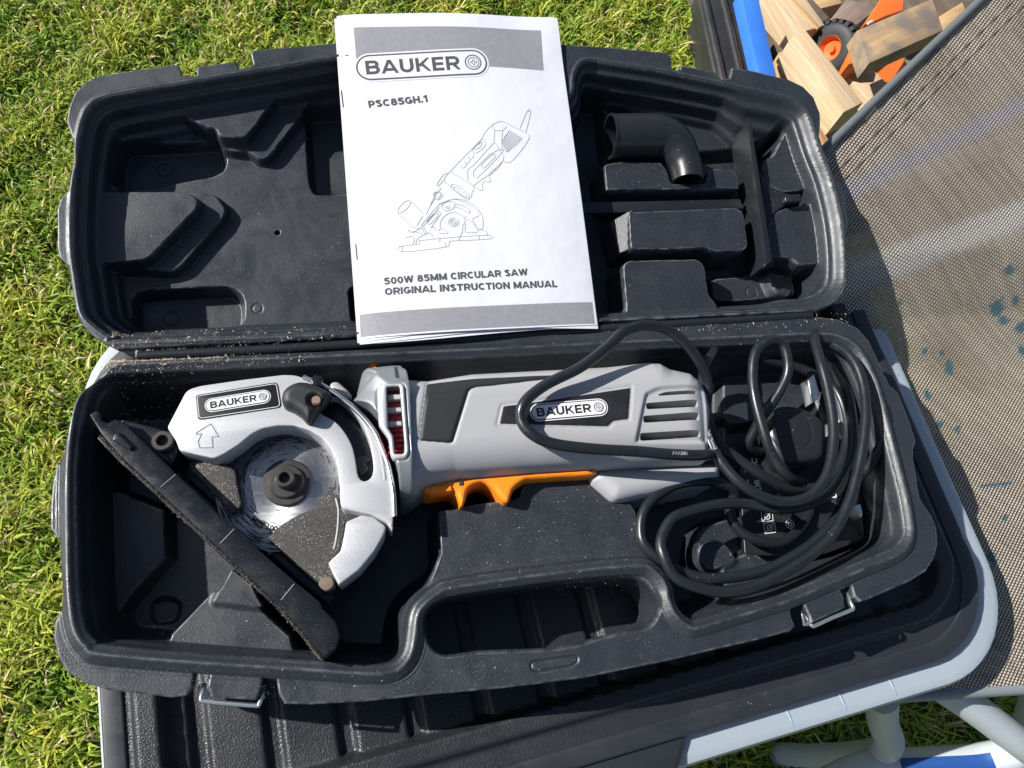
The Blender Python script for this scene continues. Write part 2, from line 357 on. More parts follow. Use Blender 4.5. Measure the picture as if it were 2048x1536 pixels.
def fabric_mat():
    m = bpy.data.materials.new('woven_mesh'); m.use_nodes = True; nt = m.node_tree; N = nt.nodes; K = nt.links; b = N['Principled BSDF']
    uv = N.new('ShaderNodeUVMap'); sp = N.new('ShaderNodeSeparateXYZ'); K.new(uv.outputs[0], sp.inputs[0])
    def mth(op, a, bb=None, c=None):
        n = N.new('ShaderNodeMath'); n.operation = op
        for i, v in enumerate((a, bb, c)):
            if v is None: continue
            if isinstance(v, (int, float)): n.inputs[i].default_value = v
            else: K.new(v, n.inputs[i])
        return n.outputs[0]
    u = mth('DIVIDE', sp.outputs[0], 2.35); v = mth('DIVIDE', sp.outputs[1], 2.3)
    row = mth('FLOOR', v); par = mth('MODULO', row, 2.0); par = mth('ABSOLUTE', par)
    fu = mth('FRACT', mth('ADD', u, mth('MULTIPLY', par, .5))); fv = mth('FRACT', v)
    du = mth('MULTIPLY', mth('SUBTRACT', fu, .5), 1.9); dv = mth('MULTIPLY', mth('SUBTRACT', fv, .5), 2.3)
    d = mth('SQRT', mth('ADD', mth('POWER', mth('ABSOLUTE', du), 2.0), mth('POWER', mth('ABSOLUTE', dv), 2.0)))
    bead = N.new('ShaderNodeMapRange'); bead.inputs[1].default_value = .98; bead.inputs[2].default_value = .72; K.new(d, bead.inputs[0]); bead = bead.outputs[0]
    # occasional stronger warp threads
    wob = N.new('ShaderNodeTexNoise'); wob.noise_dimensions = '1D'; wob.inputs['Scale'].default_value = .35; wob.inputs['Detail'].default_value = 0; K.new(mth('FLOOR', mth('DIVIDE', sp.outputs[0], 2.0)), wob.inputs['W'])
    cu = mth('ADD', mth('FRACT', mth('DIVIDE', sp.outputs[0], 2.0)), mth('MULTIPLY', mth('LESS_THAN', wob.outputs['Fac'], .5), 5.0)); line = mth('LESS_THAN', mth('ABSOLUTE', mth('SUBTRACT', cu, .5)), .03)
    nz = N.new('ShaderNodeTexNoise'); nz.inputs['Scale'].default_value = 18; nz.inputs['Detail'].default_value = 4; g = N.new('ShaderNodeNewGeometry'); K.new(g.outputs['Position'], nz.inputs['Vector'])
    rp = N.new('ShaderNodeValToRGB'); rp.color_ramp.elements[0].position = .3; rp.color_ramp.elements[1].position = .7
    rp.color_ramp.elements[0].color = (.34, .275, .205, 1); rp.color_ramp.elements[1].color = (.54, .465, .375, 1)
    wn_ = N.new('ShaderNodeTexWhiteNoise'); wn_.noise_dimensions = '2D'; cbw = N.new('ShaderNodeCombineXYZ'); K.new(mth('FLOOR', u), cbw.inputs[0]); K.new(mth('MULTIPLY', mth('FLOOR', mth('DIVIDE', v, 23.0)), 1.0), cbw.inputs[1]); K.new(cbw.outputs[0], wn_.inputs['Vector'])
    K.new(mth('ADD', mth('MULTIPLY', nz.outputs['Fac'], .8), mth('MULTIPLY', wn_.outputs['Value'], .25)), rp.inputs[0])
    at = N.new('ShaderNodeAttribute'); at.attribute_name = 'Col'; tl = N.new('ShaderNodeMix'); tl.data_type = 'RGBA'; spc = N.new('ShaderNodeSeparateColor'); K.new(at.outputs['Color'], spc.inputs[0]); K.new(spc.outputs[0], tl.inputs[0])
    pm = N.new('ShaderNodeMix'); pm.data_type = 'RGBA'; K.new(mth('MULTIPLY', spc.outputs[1], .6), pm.inputs[0]); K.new(rp.outputs[0], pm.inputs[6]); pm.inputs[7].default_value = (.78, .77, .74, 1)  # painted see-through light: beads lightened by the pale band mask
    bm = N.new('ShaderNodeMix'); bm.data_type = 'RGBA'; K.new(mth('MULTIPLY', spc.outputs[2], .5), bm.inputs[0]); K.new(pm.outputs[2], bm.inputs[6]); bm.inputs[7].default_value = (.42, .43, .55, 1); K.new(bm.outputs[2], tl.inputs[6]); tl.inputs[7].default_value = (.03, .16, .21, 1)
    mx = N.new('ShaderNodeMix'); mx.data_type = 'RGBA'; K.new(mth('MULTIPLY', bead, mth('SUBTRACT', 1.0, mth('MULTIPLY', line, .4))), mx.inputs[0])
    mx.inputs[6].default_value = (.026, .019, .013, 1); K.new(tl.outputs[2], mx.inputs[7]); K.new(mx.outputs[2], b.inputs['Base Color']); b.inputs['Roughness'].default_value = .5
    bp = N.new('ShaderNodeBump'); bp.inputs['Strength'].default_value = .7; bp.inputs['Distance'].default_value = .0008; K.new(bead, bp.inputs['Height']); K.new(bp.outputs[0], b.inputs['Normal'])
    hole = mth('GREATER_THAN', d, 1.24); tr = N.new('ShaderNodeBsdfTransparent'); ms = N.new('ShaderNodeMixShader')
    K.new(hole, ms.inputs[0]); K.new(b.outputs[0], ms.inputs[1]); K.new(tr.outputs[0], ms.inputs[2]); K.new(ms.outputs[0], N['Material Output'].inputs[0]); M['woven_mesh'] = m
fabric_mat()

def blade_mat(cx, cy):
    m = bpy.data.materials.new('blade'); m.use_nodes = True; nt = m.node_tree; N = nt.nodes; K = nt.links; b = N['Principled BSDF']
    b.inputs['Metallic'].default_value = 1; b.inputs['Roughness'].default_value = .42; b.inputs['Anisotropic'].default_value = .75; tg = N.new('ShaderNodeTangent'); tg.direction_type = 'RADIAL'; tg.axis = 'Z'; K.new(tg.outputs[0], b.inputs['Tangent'])
    g = N.new('ShaderNodeNewGeometry'); mp = N.new('ShaderNodeMapping'); mp.inputs['Location'].default_value = (-cx * .001, -cy * .001, 0); K.new(g.outputs['Position'], mp.inputs[0])
    sp = N.new('ShaderNodeSeparateXYZ'); K.new(mp.outputs[0], sp.inputs[0])
    an = N.new('ShaderNodeMath'); an.operation = 'ARCTAN2'; K.new(sp.outputs[1], an.inputs[0]); K.new(sp.outputs[0], an.inputs[1])
    x2 = N.new('ShaderNodeVectorMath'); x2.operation = 'LENGTH'; cb0 = N.new('ShaderNodeCombineXYZ'); K.new(sp.outputs[0], cb0.inputs[0]); K.new(sp.outputs[1], cb0.inputs[1]); K.new(cb0.outputs[0], x2.inputs[0])
    cb = N.new('ShaderNodeCombineXYZ'); K.new(an.outputs[0], cb.inputs[0])
    rs = N.new('ShaderNodeMath'); rs.operation = 'MULTIPLY'; rs.inputs[1].default_value = 1000; K.new(x2.outputs['Value'], rs.inputs[0])
    asx = N.new('ShaderNodeMath'); asx.operation = 'MULTIPLY'; asx.inputs[1].default_value = 3.2; K.new(an.outputs[0], asx.inputs[0])
    K.new(asx.outputs[0], cb.inputs[0]); K.new(rs.outputs[0], cb.inputs[1])
    nz = N.new('ShaderNodeTexNoise'); nz.inputs['Scale'].default_value = 1.1; nz.inputs['Detail'].default_value = 4; K.new(cb.outputs[0], nz.inputs['Vector'])
    # worn black print: stronger in a ring and on one side
    ring = N.new('ShaderNodeMapRange'); ring.inputs[1].default_value = 19; ring.inputs[2].default_value = 27; ring.inputs[3].default_value = .0; ring.inputs[4].default_value = .13; K.new(rs.outputs[0], ring.inputs[0])
    ca = N.new('ShaderNodeMath'); ca.operation = 'COSINE'; c2 = N.new('ShaderNodeMath'); c2.operation = 'SUBTRACT'; c2.inputs[1].default_value = 2.3; K.new(an.outputs[0], c2.inputs[0]); K.new(c2.outputs[0], ca.inputs[0])
    c3 = N.new('ShaderNodeMath'); c3.operation = 'MULTIPLY_ADD'; c3.inputs[1].default_value = .04; K.new(ca.outputs[0], c3.inputs[0]); K.new(ring.outputs[0], c3.inputs[2])
    ad = N.new('ShaderNodeMath'); ad.operation = 'ADD'; K.new(nz.outputs['Fac'], ad.inputs[0]); K.new(c3.outputs[0], ad.inputs[1])
    mr = N.new('ShaderNodeMapRange'); mr.inputs[1].default_value = .6; mr.inputs[2].default_value = .68; K.new(ad.outputs[0], mr.inputs[0])
    mx = N.new('ShaderNodeMix'); mx.data_type = 'RGBA'; K.new(mr.outputs[0], mx.inputs[0]); mx.inputs[6].default_value = (.42, .42, .425, 1); mx.inputs[7].default_value = (.035, .035, .037, 1); K.new(mx.outputs[2], b.inputs['Base Color'])
    iv = N.new('ShaderNodeMath'); iv.operation = 'SUBTRACT'; iv.inputs[0].default_value = 1; K.new(mr.outputs[0], iv.inputs[1]); K.new(iv.outputs[0], b.inputs['Metallic'])
    n2 = N.new('ShaderNodeTexNoise'); n2.inputs['Scale'].default_value = 6; n2.inputs['Detail'].default_value = 1
    cb2 = N.new('ShaderNodeCombineXYZ'); a3 = N.new('ShaderNodeMath'); a3.operation = 'MULTIPLY'; a3.inputs[1].default_value = .3; K.new(an.outputs[0], a3.inputs[0]); K.new(a3.outputs[0], cb2.inputs[0]); K.new(rs.outputs[0], cb2.inputs[1]); K.new(cb2.outputs[0], n2.inputs['Vector'])
    bp = N.new('ShaderNodeBump'); bp.inputs['Strength'].default_value = .15; bp.inputs['Distance'].default_value = .0002; K.new(n2.outputs['Fac'], bp.inputs['Height']); K.new(bp.outputs[0], b.inputs['Normal'])
    M['blade'] = m

def text2d(s, bold=.0, spacing=1.0):
    """flat letters as (verts 2d scaled to cap height 1, faces); x from 0"""
    cu = bpy.data.curves.new('tmp', 'FONT'); cu.body = s; cu.size = 1; cu.offset = bold; cu.space_character = spacing; cu.resolution_u = 3
    ob = bpy.data.objects.new('tmp', cu); C.objects.link(ob)
    me = bpy.data.meshes.new_from_object(ob.evaluated_get(bpy.context.evaluated_depsgraph_get()))
    V = np.zeros(len(me.vertices) * 3); me.vertices.foreach_get('co', V); V = V.reshape(-1, 3)[:, :2]; Fc = [list(f.vertices) for f in me.polygons]
    bpy.data.objects.remove(ob); bpy.data.curves.remove(cu); bpy.data.meshes.remove(me)
    V = V - V.min(0); return V / V[:, 1].max(), Fc
def _arc(cx, cy, rx, ry, a0, a1, n=9): return [(cx + rx * math.cos(math.radians(a0 + (a1 - a0) * k / n)), cy + ry * math.sin(math.radians(a0 + (a1 - a0) * k / n))) for k in range(n + 1)]
def glyphs(t):
    h = t / 2; k = 1 - h
    def bowl(x, y0, y1, r): return [(h, y1), (x - r, y1)] + _arc(x - r, (y0 + y1) / 2, r, (y1 - y0) / 2, 90, -90)[1:] + [(h, y0)]
    def ov(x0, x1, y0=h, y1=k): c = _arc((x0 + x1) / 2, (y0 + y1) / 2, (x1 - x0) / 2, (y1 - y0) / 2, 90, 450, 20); return c
    st = [(h, 0), (h, 1)]
    return {'A': (.95, [[(.06, -.03), (.475, 1.0)], [(.89, -.03), (.475, 1.0)], [(.22, .28), (.73, .28)]]), 'B': (.8, [st, bowl(.68, .52, k, .2), bowl(.72, h, .52, .22)]),
     'C': (.84, [_arc(.45, .5, .45 - h, .5 - h, 45, 315, 16)]), 'D': (.84, [st, bowl(.84 - h, h, k, .34)]), 'E': (.7, [st, [(h, k), (.7, k)], [(h, .5), (.66, .5)], [(h, h), (.7, h)]]), 'F': (.68, [st, [(h, k), (.68, k)], [(h, .5), (.62, .5)]]),
     'G': (.88, [_arc(.45, .5, .45 - h, .5 - h, 45, 340, 16), [(.45, .44), (.88, .44)], [(.88 - h, .5), (.88 - h, .12)]]), 'H': (.82, [st, [(.82 - h, 0), (.82 - h, 1)], [(h, .5), (.8, .5)]]), 'I': (t, [st]), 'K': (.86, [st, [(.2, .42), (.78, 1.04)], [(.36, .56), (.8, -.04)]]), 'L': (.66, [st, [(h, h), (.66, h)]]),
     'M': (1.02, [st, [(1.02 - h, 0), (1.02 - h, 1)], [(h, .98), (.51, .12)], [(1.02 - h, .98), (.51, .12)]]), 'N': (.84, [st, [(.84 - h, 0), (.84 - h, 1)], [(h, .95), (.84 - h, .05)]]), 'O': (.92, [ov(h, .92 - h)]), 'P': (.76, [st, bowl(.76 - h, .42, k, .24)]), 'R': (.82, [st, bowl(.72, .44, k, .22), [(.42, .44), (.76, -.04)]]),
     'S': (.76, [_arc(.38, .74, .38 - h, .26 - h, 25, 270, 10) + _arc(.38, .27, .38 - h, .27 - h, 90, -155, 10)[1:]]), 'T': (.78, [[(.39, 0), (.39, 1)], [(0, k), (.78, k)]]), 'U': (.82, [[(h, 1), (h, .38)] + _arc(.41, .38, .41 - h, .38 - h, 180, 360, 10)[1:] + [(.82 - h, 1)]]),
     'W': (1.2, [[(.08, 1.03), (.33, .02)], [(.33, .02), (.6, .98)], [(.6, .98), (.87, .02)], [(.87, .02), (1.12, 1.03)]]), '0': (.74, [ov(h, .74 - h)]), '1': (.5, [[(.36, 0), (.36, 1)], [(.36, .92), (.04, .7)]]), '5': (.74, [[(.68, k), (.18, k), (.13, .52)], [(.13, .56)] + _arc(.34, .35, .4 - h, .35 - h, 105, -150, 12)]),
     '8': (.76, [ov(.06 + h, .70 - h, .52, k), ov(h, .76 - h, h, .52)]), '.': (t, [[(0, h), (t, h)]]), ' ': (.3, [])}
def stext(s_, t=.2, gap=.12):
    from mathutils.geometry import delaunay_2d_cdt
    G_ = glyphs(t); x = 0.0; gs = []; cache = {}
    for ch in s_:
        wd_, strokes = G_[ch]
        if strokes and ch not in cache:
            vs, fs = [], []
            for pl in strokes:
                p = np.array(pl, dtype=float); d = np.diff(p, axis=0); d /= np.linalg.norm(d, axis=1)[:, None] + 1e-9; nr = np.stack([-d[:, 1], d[:, 0]], 1); off = []
                closed = np.linalg.norm(p[0] - p[-1]) < 1e-6
                for i in range(len(p)):
                    a = nr[i - 1] if i > 0 else (nr[-1] if closed else nr[0]); b = nr[i] if i < len(nr) else (nr[0] if closed else nr[-1]); m_ = a + b; m_ /= np.linalg.norm(m_) + 1e-9; off.append(m_ * min(1 / max(m_ @ a, .35), 2.2) * t / 2)
                off = np.array(off)
                for i in range(len(p) - 1):
                    q = [p[i] + off[i], p[i] - off[i], p[i + 1] - off[i + 1], p[i + 1] + off[i + 1]]; o = len(vs); vs += [Vector((float(a), float(min(max(b, 0), 1)))) for a, b in q]; fs.append([o, o + 1, o + 2, o + 3])
            r = delaunay_2d_cdt(vs, [], fs, 1, 1e-5); cache[ch] = (np.array([tuple(v) for v in r[0]]), [list(f) for f, of in zip(r[2], r[5]) if len(of)])
        if strokes: v, f = cache[ch]; gs.append((v + np.array([x, 0]), f))
        x += wd_ + gap
    V, Fc = merge(gs); V[:, 0] -= V[:, 0].min(); return V, Fc
def ring2d(pts, w):
    """closed flat band of width w inside the outline"""
    p = np.asarray(pts); n = len(p); t = np.roll(p, -1, 0) - np.roll(p, 1, 0); t /= np.linalg.norm(t, axis=1)[:, None]
    nr = np.stack([-t[:, 1], t[:, 0]], 1); V = np.concatenate([p, p + nr * w]); return V, [[i, (i + 1) % n, n + (i + 1) % n, n + i] for i in range(n)]
def capsule2d(x0, x1, r, n=12):
    a = np.linspace(-math.pi / 2, math.pi / 2, n); R_ = np.stack([x1 + r * np.cos(a), r * np.sin(a)], 1); L_ = np.stack([x0 - r * np.cos(a), -r * np.sin(a)], 1); return np.concatenate([R_, L_])
def circ2d(cx, cy, r, n=24): a = np.arange(n) * 2 * math.pi / n; return np.stack([cx + r * np.cos(a), cy + r * np.sin(a)], 1)
def strip2d(pts, w):
    p = np.asarray(pts, dtype=float); t = np.gradient(p, axis=0); t /= np.linalg.norm(t, axis=1)[:, None] + 1e-9
    nr = np.stack([-t[:, 1], t[:, 0]], 1) * w / 2; n = len(p); V = np.concatenate([p + nr, p - nr]); return V, [[i, i + n, i + 1 + n, i + 1] for i in range(n - 1)]
def merge(gs):
    V, Fc, o = [], [], 0
    for v, f in gs: V.append(np.asarray(v)); Fc += [[i + o for i in q] for q in f]; o += len(v)
    return np.concatenate(V), Fc
def fix_up(V, Fc):
    V = np.asarray(V); out = []
    for f in Fc:
        a = V[f]; s = 0.5 * np.sum(a[:, 0] * np.roll(a[:, 1], -1) - np.roll(a[:, 0], -1) * a[:, 1]); out.append(f if s >= 0 else f[::-1])
    return out
def densify(V, Fc): return V, Fc
def logo(parent, mp, dark, light, lid=False):
    """capsule logo, 10 wide x 2.1 high in its own units; mp maps (x,y,layer) arrays to 3d"""
    def put(nm, g, mt, lay):
        V, Fc = g; Fc = fix_up(V, Fc); return mk(nm, mp(V[:, 0], V[:, 1], lay), Fc, mt, parent, smooth=0, lid=lid)
    # capsule plates are subdivided along x so that they follow curved sheets
    def band(r, x0, x1, n=24):
        cs_ = 1 - np.cos(np.linspace(0, math.pi / 2, 12)); xs = np.concatenate([x0 - r + r * cs_, np.linspace(x0, x1, n)[1:-1], x1 + r - r * cs_[::-1]]); n = len(xs); h = np.where(xs < x0, np.sqrt(np.clip(r * r - (x0 - xs) ** 2, 0, None)), np.where(xs > x1, np.sqrt(np.clip(r * r - (xs - x1) ** 2, 0, None)), r))
        h = np.maximum(h, r * .002); V = np.concatenate([np.stack([xs, -h], 1), np.stack([xs, h], 1)]); return V, [[i, i + 1, n + i + 1, n + i] for i in range(n - 1)]
    put('logo_border', band(1.18, .0, 7.75, 60), light, 1)
    put('logo_border', band(1.05, .0, 7.75, 60), dark, 2)
    put('logo_plate', band(.92, .0, 7.75, 60), light, 3)
    V, Fc = stext('BAUKER', .21, .13); V = V.copy(); V[:, 0] *= 7.05 / V[:, 0].max(); V[:, 1] = V[:, 1] * 1.14 - .57; V[:, 0] += -.35
    put('logo_letters', (V, Fc), dark, 4)
    gs = [ring2d(circ2d(7.72, 0, .64), .09), ring2d(circ2d(7.75, 0, .44), .06)]
    pl = np.array([(-.08, -.26), (.08, -.26), (.08, -.08), (.26, -.08), (.26, .08), (.08, .08), (.08, .26), (-.08, .26), (-.08, .08), (-.26, .08), (-.26, -.08), (-.08, -.08)]) + np.array([7.75, 0])
    gs.append(ring2d(pl, .06)); put('logo_screw', merge(gs), dark, 4)

# ------------------------------------------------------------------ ground
G0 = -420.0
gs = 20000.0
tag(mk('ground', [(-gs, -gs, G0), (gs, -gs, G0), (gs, gs, G0), (-gs, gs, G0)], [[0, 1, 2, 3]], 'lawn', smooth=0), kind='structure')
E6 = math.radians(6.0); BC = np.array([27.0, -90.0]); e1 = np.array([math.cos(E6), math.sin(E6)]); e2 = np.array([-math.sin(E6), math.cos(E6)])
def grass():
    def field(n, x0, x1, y0, y1): return np.stack([rng.uniform(x0, x1, n), rng.uniform(y0, y1, n)], 1)
    p = np.concatenate([field(84000, -700, -150, -450, 950), field(46000, -250, 560, 150, 950), field(15000, 50, 750, -560, -150), field(26000, -1300, 1500, -900, 1500), field(12000, -300, 120, -600, -200)])
    q = p - BC; ins = (np.abs(q @ e1) < 235) & (np.abs(q @ e2) < 118)
    pile = (p[:, 0] > 455 + (p[:, 1] - 480) * .05) & (p[:, 1] > 330)
    p = p[~ins & ~pile]; n = len(p)
    # patchiness from a few random waves
    def patch(k, sc):
        o = np.zeros(n)
        for _ in range(k):
            a = rng.uniform(0, 6.28); f = rng.uniform(.6, 1.6) / sc; o += np.sin((p[:, 0] * math.cos(a) + p[:, 1] * math.sin(a)) * f + rng.uniform(0, 6.28))
        return o / math.sqrt(k)
    pt = patch(7, 22); p2 = patch(7, 12)
    ln = rng.uniform(9, 33, n) * (1 + .22 * pt); w = rng.uniform(.55, 1.6, n)
    az = rng.uniform(0, 6.283, n) + .6 * p2; lean = np.clip(rng.normal(.75, .35, n), .05, 1.45)
    dx, dy = np.cos(az), np.sin(az); sx, sy = -dy, dx
    prof = [(0, 0, .9), (.45, .35, 1.0), (.8, .75, .75), (1.0, 1.15, .08)]
    tw = rng.uniform(-.5, .5, n)
    V = np.zeros((n, 8, 3))
    for i, (t, bnd, ww) in enumerate(prof):
        l = lean * bnd; r = ln * t * np.sin(np.minimum(l, 1.5)) ; h = ln * t * np.cos(np.minimum(l * .9, 1.5))
        cx = p[:, 0] + dx * r; cy = p[:, 1] + dy * r; cz = G0 - 1 + h
        for s, k in ((1, 0), (-1, 1)):
            V[:, i * 2 + k, 0] = cx + s * sx * w * ww; V[:, i * 2 + k, 1] = cy + s * sy * w * ww; V[:, i * 2 + k, 2] = cz + s * tw * w * ww
    f = np.array([[0, 1, 3, 2], [2, 3, 5, 4], [4, 5, 7, 6]]); Fc = (np.arange(n)[:, None, None] * 8 + f[None]).reshape(-1, 4)
    g = np.array([.12, .25, .02]); yg = np.array([.4, .44, .06]); yl = np.array([.52, .43, .06]); st = np.array([.66, .52, .3])
    a = np.clip(.45 + .28 * pt + rng.normal(0, .28, n), 0, 1)[:, None]; c = g * (1 - a) + yg * a
    b = np.clip(-.24 + .45 * p2 + rng.normal(0, .35, n), 0, 1)[:, None]; c = c * (1 - b) + yl * b
    dry = rng.uniform(0, 1, n) < .09 + .06 * np.clip(p2, 0, 2); c[dry] = st * rng.uniform(.7, 1.2, (dry.sum(), 1))
    c = c * rng.uniform(.8, 1.45, (n, 1))
    col = np.ones((n, 8, 4)); col[:, :, :3] = c[:, None, :]
    o = mk('grass', V.reshape(-1, 3), Fc, 'grass', smooth=0, col=col.reshape(-1, 4)); tag(o, 'short sunlit lawn grass with yellow moss and straw', 'grass', kind='stuff')
grass()

# ------------------------------------------------------------------ storage box under the case
def rrect(hx, hy, r, c=BC, n=10):
    o = []
    for cx, cy, a0 in ((hx - r, hy - r, 0), (-hx + r, hy - r, 90), (-hx + r, -hy + r, 180), (hx - r, -hy + r, 270)):
        for k in range(n + 1):
            a = math.radians(a0 + 90 * k / n); o.append(c + e1 * (cx + r * math.cos(a)) + e2 * (cy + r * math.sin(a)))
    return np.array(o)
sbox = thing('storage_box', 'white storage box with textured black lid standing on the lawn beneath the tool case', 'storage box', (27, -90, G0))
box_out = rrect(273, 156, 58)
def box_h(x, y, s):
    d = -s; lx = (x - BC[0]) * e1[0] + (y - BC[1]) * e1[1]; ly = (x - BC[0]) * e2[0] + (y - BC[1]) * e2[1]
    wd_ = np.where(ly < -100, 12 + np.clip(-ly - 100, 0, 30) * .25, 12.0)
    h = -54.0 + 5.2 * smooth01((d - wd_) / 4) - 9.5 * smooth01((d - wd_ - 14) / 5)
    # grooves across the panel
    g = (lx - 3.0) / 38.6; fr = np.abs(g - np.round(g)) * 38.6; inside = smooth01((d - wd_ - 18) / 3)
    return h - 4.0 * inside * smooth01((6.2 - fr) / 3.4)
shell('lid', box_out, box_h, 'box_black', sbox, step=1.35, skirt=-60, edge=2.5, smooth=55)
# flat lid border that runs round the textured ridge
bo2 = rrect(275.5, 158.5, 60); bi2 = rrect(263.5, 146.5, 49)[::-1]
plate('lid_border', [bo2, bi2], -60, -52.6, 1.6, 'box_smooth', sbox)
rim_o = rrect(287, 170, 66); rim_i = rrect(262, 145, 45)
def wall_geo(polys):
    n = len(polys[0][0]); V = []; Fc = []
    for p, z in polys:
        V += [(a, b, z) for a, b in p]
    for i in range(len(polys) - 1):
        for k in range(n): Fc.append([i * n + k, (i + 1) * n + k, (i + 1) * n + (k + 1) % n, i * n + (k + 1) % n])
    return np.array(V), Fc
BS = BC + e1 * 7
body_prof = [(rrect(262, 145, 45), -61), (rrect(281, 169, 61, BS), -60.5), (rrect(286, 174.5, 66, BS), -62.5), (rrect(287.5, 176.5, 67, BS), -67), (rrect(286.5, 175.5, 66, BS), -74), (rrect(258, 141, 50), -76), (rrect(250, 133, 48), -250), (rrect(243, 126, 46), G0)]
V, Fc = wall_geo(body_prof); Fc = [f[::-1] for f in Fc]; mk('body', V, Fc, 'box_white', sbox, smooth=40)
for lx in (148, 185, 110):   # little ribs under the white rim flange
    c0 = BC + e1 * lx - e2 * 168.2; c1 = BC + e1 * (lx + 3) - e2 * 171.5
    pth = crom([(*(BC + e1 * lx - e2 * 160), -60.4), (*(BC + e1 * (lx + 1.5) - e2 * 170), -61.0), (*(BC + e1 * (lx + 2.5) - e2 * 175.8), -66), (*(BC + e1 * (lx + 2.5) - e2 * 175.4), -73)], 5)
    tube('rim_rib', pth - np.array([0, 0, .35]), .75, 'box_white', sbox, n=8)
# front clip (black, swings over the white rim) and the side clip
def loc(lx, ly): return BC + e1 * lx + e2 * ly
clip = rnd([loc(-140, -150), loc(-140, -180), loc(24, -180), loc(32, -174), loc(43, -159), loc(45, -150)], 10, 5)
plate('front_clip', [clip], -76, -55.2, 5, 'box_smooth', sbox)
sc2 = rnd([loc(262, -40), loc(279, -40), loc(279, 57), loc(262, 57)], 4, 3)
plate('side_clip', [sc2], -66, -55.5, 2.5, 'box_smooth', sbox)

# ------------------------------------------------------------------ sun lounger
lg = thing('sun_lounger', 'brown woven mesh garden lounger with white tubular frame beside the storage box', 'lounger', (450, 0, G0))
def fz(x, y): return np.interp(y, [-320, -100, -20, 20, 60, 100, 200, 350, 520], [-92, -82, -73, -58, -26, -6, 34, 84, 130])
def onfab(px, py):
    z = 0.0
    for _ in range(40): q = P(px, py, z); z = z * .4 + .6 * float(fz(q[0], q[1]))
    return P(px, py, z)
pa = onfab(1652, 296); pb = onfab(1960, 2); pd = pb - pa; pend = pa + pd * 2.2; pst = pa - pd * .07
fb = np.array([(188, -237), (205, -238.5), (700, -281), (900, 100), tuple(pend[:2]), tuple(pa[:2]), tuple(pst[:2]), (240, 60), (272, 24), (297, -10), (299, -180)], dtype=float)
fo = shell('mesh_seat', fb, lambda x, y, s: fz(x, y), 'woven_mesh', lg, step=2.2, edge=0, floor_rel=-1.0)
t0 = onfab(1900, 450); t1 = onfab(1990, 603); tv = (t1 - t0)[:2]; tv /= np.linalg.norm(tv); tu = np.array([-tv[1], tv[0]])
me = fo.data; l = me.uv_layers.new(name='UVMap'); n = len(me.loops); li = np.zeros(n, dtype=np.int32); me.loops.foreach_get('vertex_index', li)
co = np.zeros(len(me.vertices) * 3); me.vertices.foreach_get('co', co); co = co.reshape(-1, 3) * 1000
l.data.foreach_set('uv', np.stack([co[:, :2] @ tu, co[:, :2] @ tv], 1)[li].astype(np.float32).ravel())
def fabline(a, b, n=30, off=0): 
    o = []
    for k in range(n + 1):
        q = a + (b - a) * k / n; o.append((q[0], q[1], float(fz(q[0], q[1])) + off))
    return np.array(o)
tube('edge_piping', fabline(pst[:2], pend[:2], 40, 0), 3.4, 'piping', lg, n=10)
tube('hem_bar', fabline(np.array([186, -239.0]), np.array([705, -284.0]), 20, -4), 4.6, 'hem_grey', lg, n=12)
for o_ in (9, 17):   # stitched seams along both hems
    nrm = np.array([-(pd[1]), pd[0]]); nrm /= np.linalg.norm(nrm); nrm = -nrm if nrm[1] > 0 else nrm
    tube('seam_thread', fabline(pst[:2] + nrm * (o_ + 8), pend[:2] + nrm * (o_ + 8), 40, .5), .25, 'thread', lg, n=5)
    tube('seam_thread', fabline(np.array([190, -239.0 + o_ + 8]), np.array([700, -282.0 + o_ + 8]), 20, .5), .25, 'thread', lg, n=5)
spl = [(2018, 540, 13, 8), (1992, 616, 17, 16), (2030, 600, 9, 8), (2005, 640, 12, 8), (2042, 655, 13, 12), (2046, 700, 12, 10), (1898, 737, 11, 15), (1884, 705, 6, 5), (1850, 703, 8, 6), (1855, 790, 8, 12), (1880, 850, 8, 6), (2010, 1035, 8, 6), (1905, 1075, 10, 12), (1985, 1115, 9, 12), (1990, 970, 36, 4), (1800, 603, 6, 4), (1890, 1110, 7, 6), (2015, 640, 7, 5), (1915, 860, 6, 8)]
wxy = co[:, :2] + np.array(fo.location)[:2] * 0 if False else co[:, :2] + np.array(WL[fo.name])[:2] * 1000
msk = np.zeros(len(wxy)); nzw = .28 * np.sin(wxy[:, 0] * .9 + wxy[:, 1] * .4) * np.sin(wxy[:, 1] * 1.1 - wxy[:, 0] * .3) + .18 * np.sin(wxy[:, 0] * 2.1) * np.sin(wxy[:, 1] * 1.7) + rng.normal(0, .12, len(wxy))
for (px, py, a, b_) in spl:   # dried teal paint spots soaked into the weave
    c = onfab(px, py); dd = np.hypot((wxy[:, 0] - c[0]) / (a / 3.0), (wxy[:, 1] - c[1]) / (b_ / 3.0)); msk = np.maximum(msk, smooth01((1.3 + nzw - dd) / .3))
def light_streak(a_, b_, w0, w1):
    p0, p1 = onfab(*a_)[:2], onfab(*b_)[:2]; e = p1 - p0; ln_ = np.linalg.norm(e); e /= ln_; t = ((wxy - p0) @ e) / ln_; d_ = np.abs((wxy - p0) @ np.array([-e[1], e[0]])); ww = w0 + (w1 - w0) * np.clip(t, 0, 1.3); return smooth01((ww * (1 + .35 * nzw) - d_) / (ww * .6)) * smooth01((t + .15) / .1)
pale = light_streak((1690, 560), (2040, 430), 15, 13); blu = light_streak((1690, 385), (2040, 215), 9, 9)  # light showing through the weave from below, painted as pale and bluish bands
ca = me.color_attributes.new('Col', 'FLOAT_COLOR', 'POINT'); ca.data.foreach_set('color', np.column_stack([msk, pale, blu, np.ones(len(msk))]).astype(np.float32).ravel())
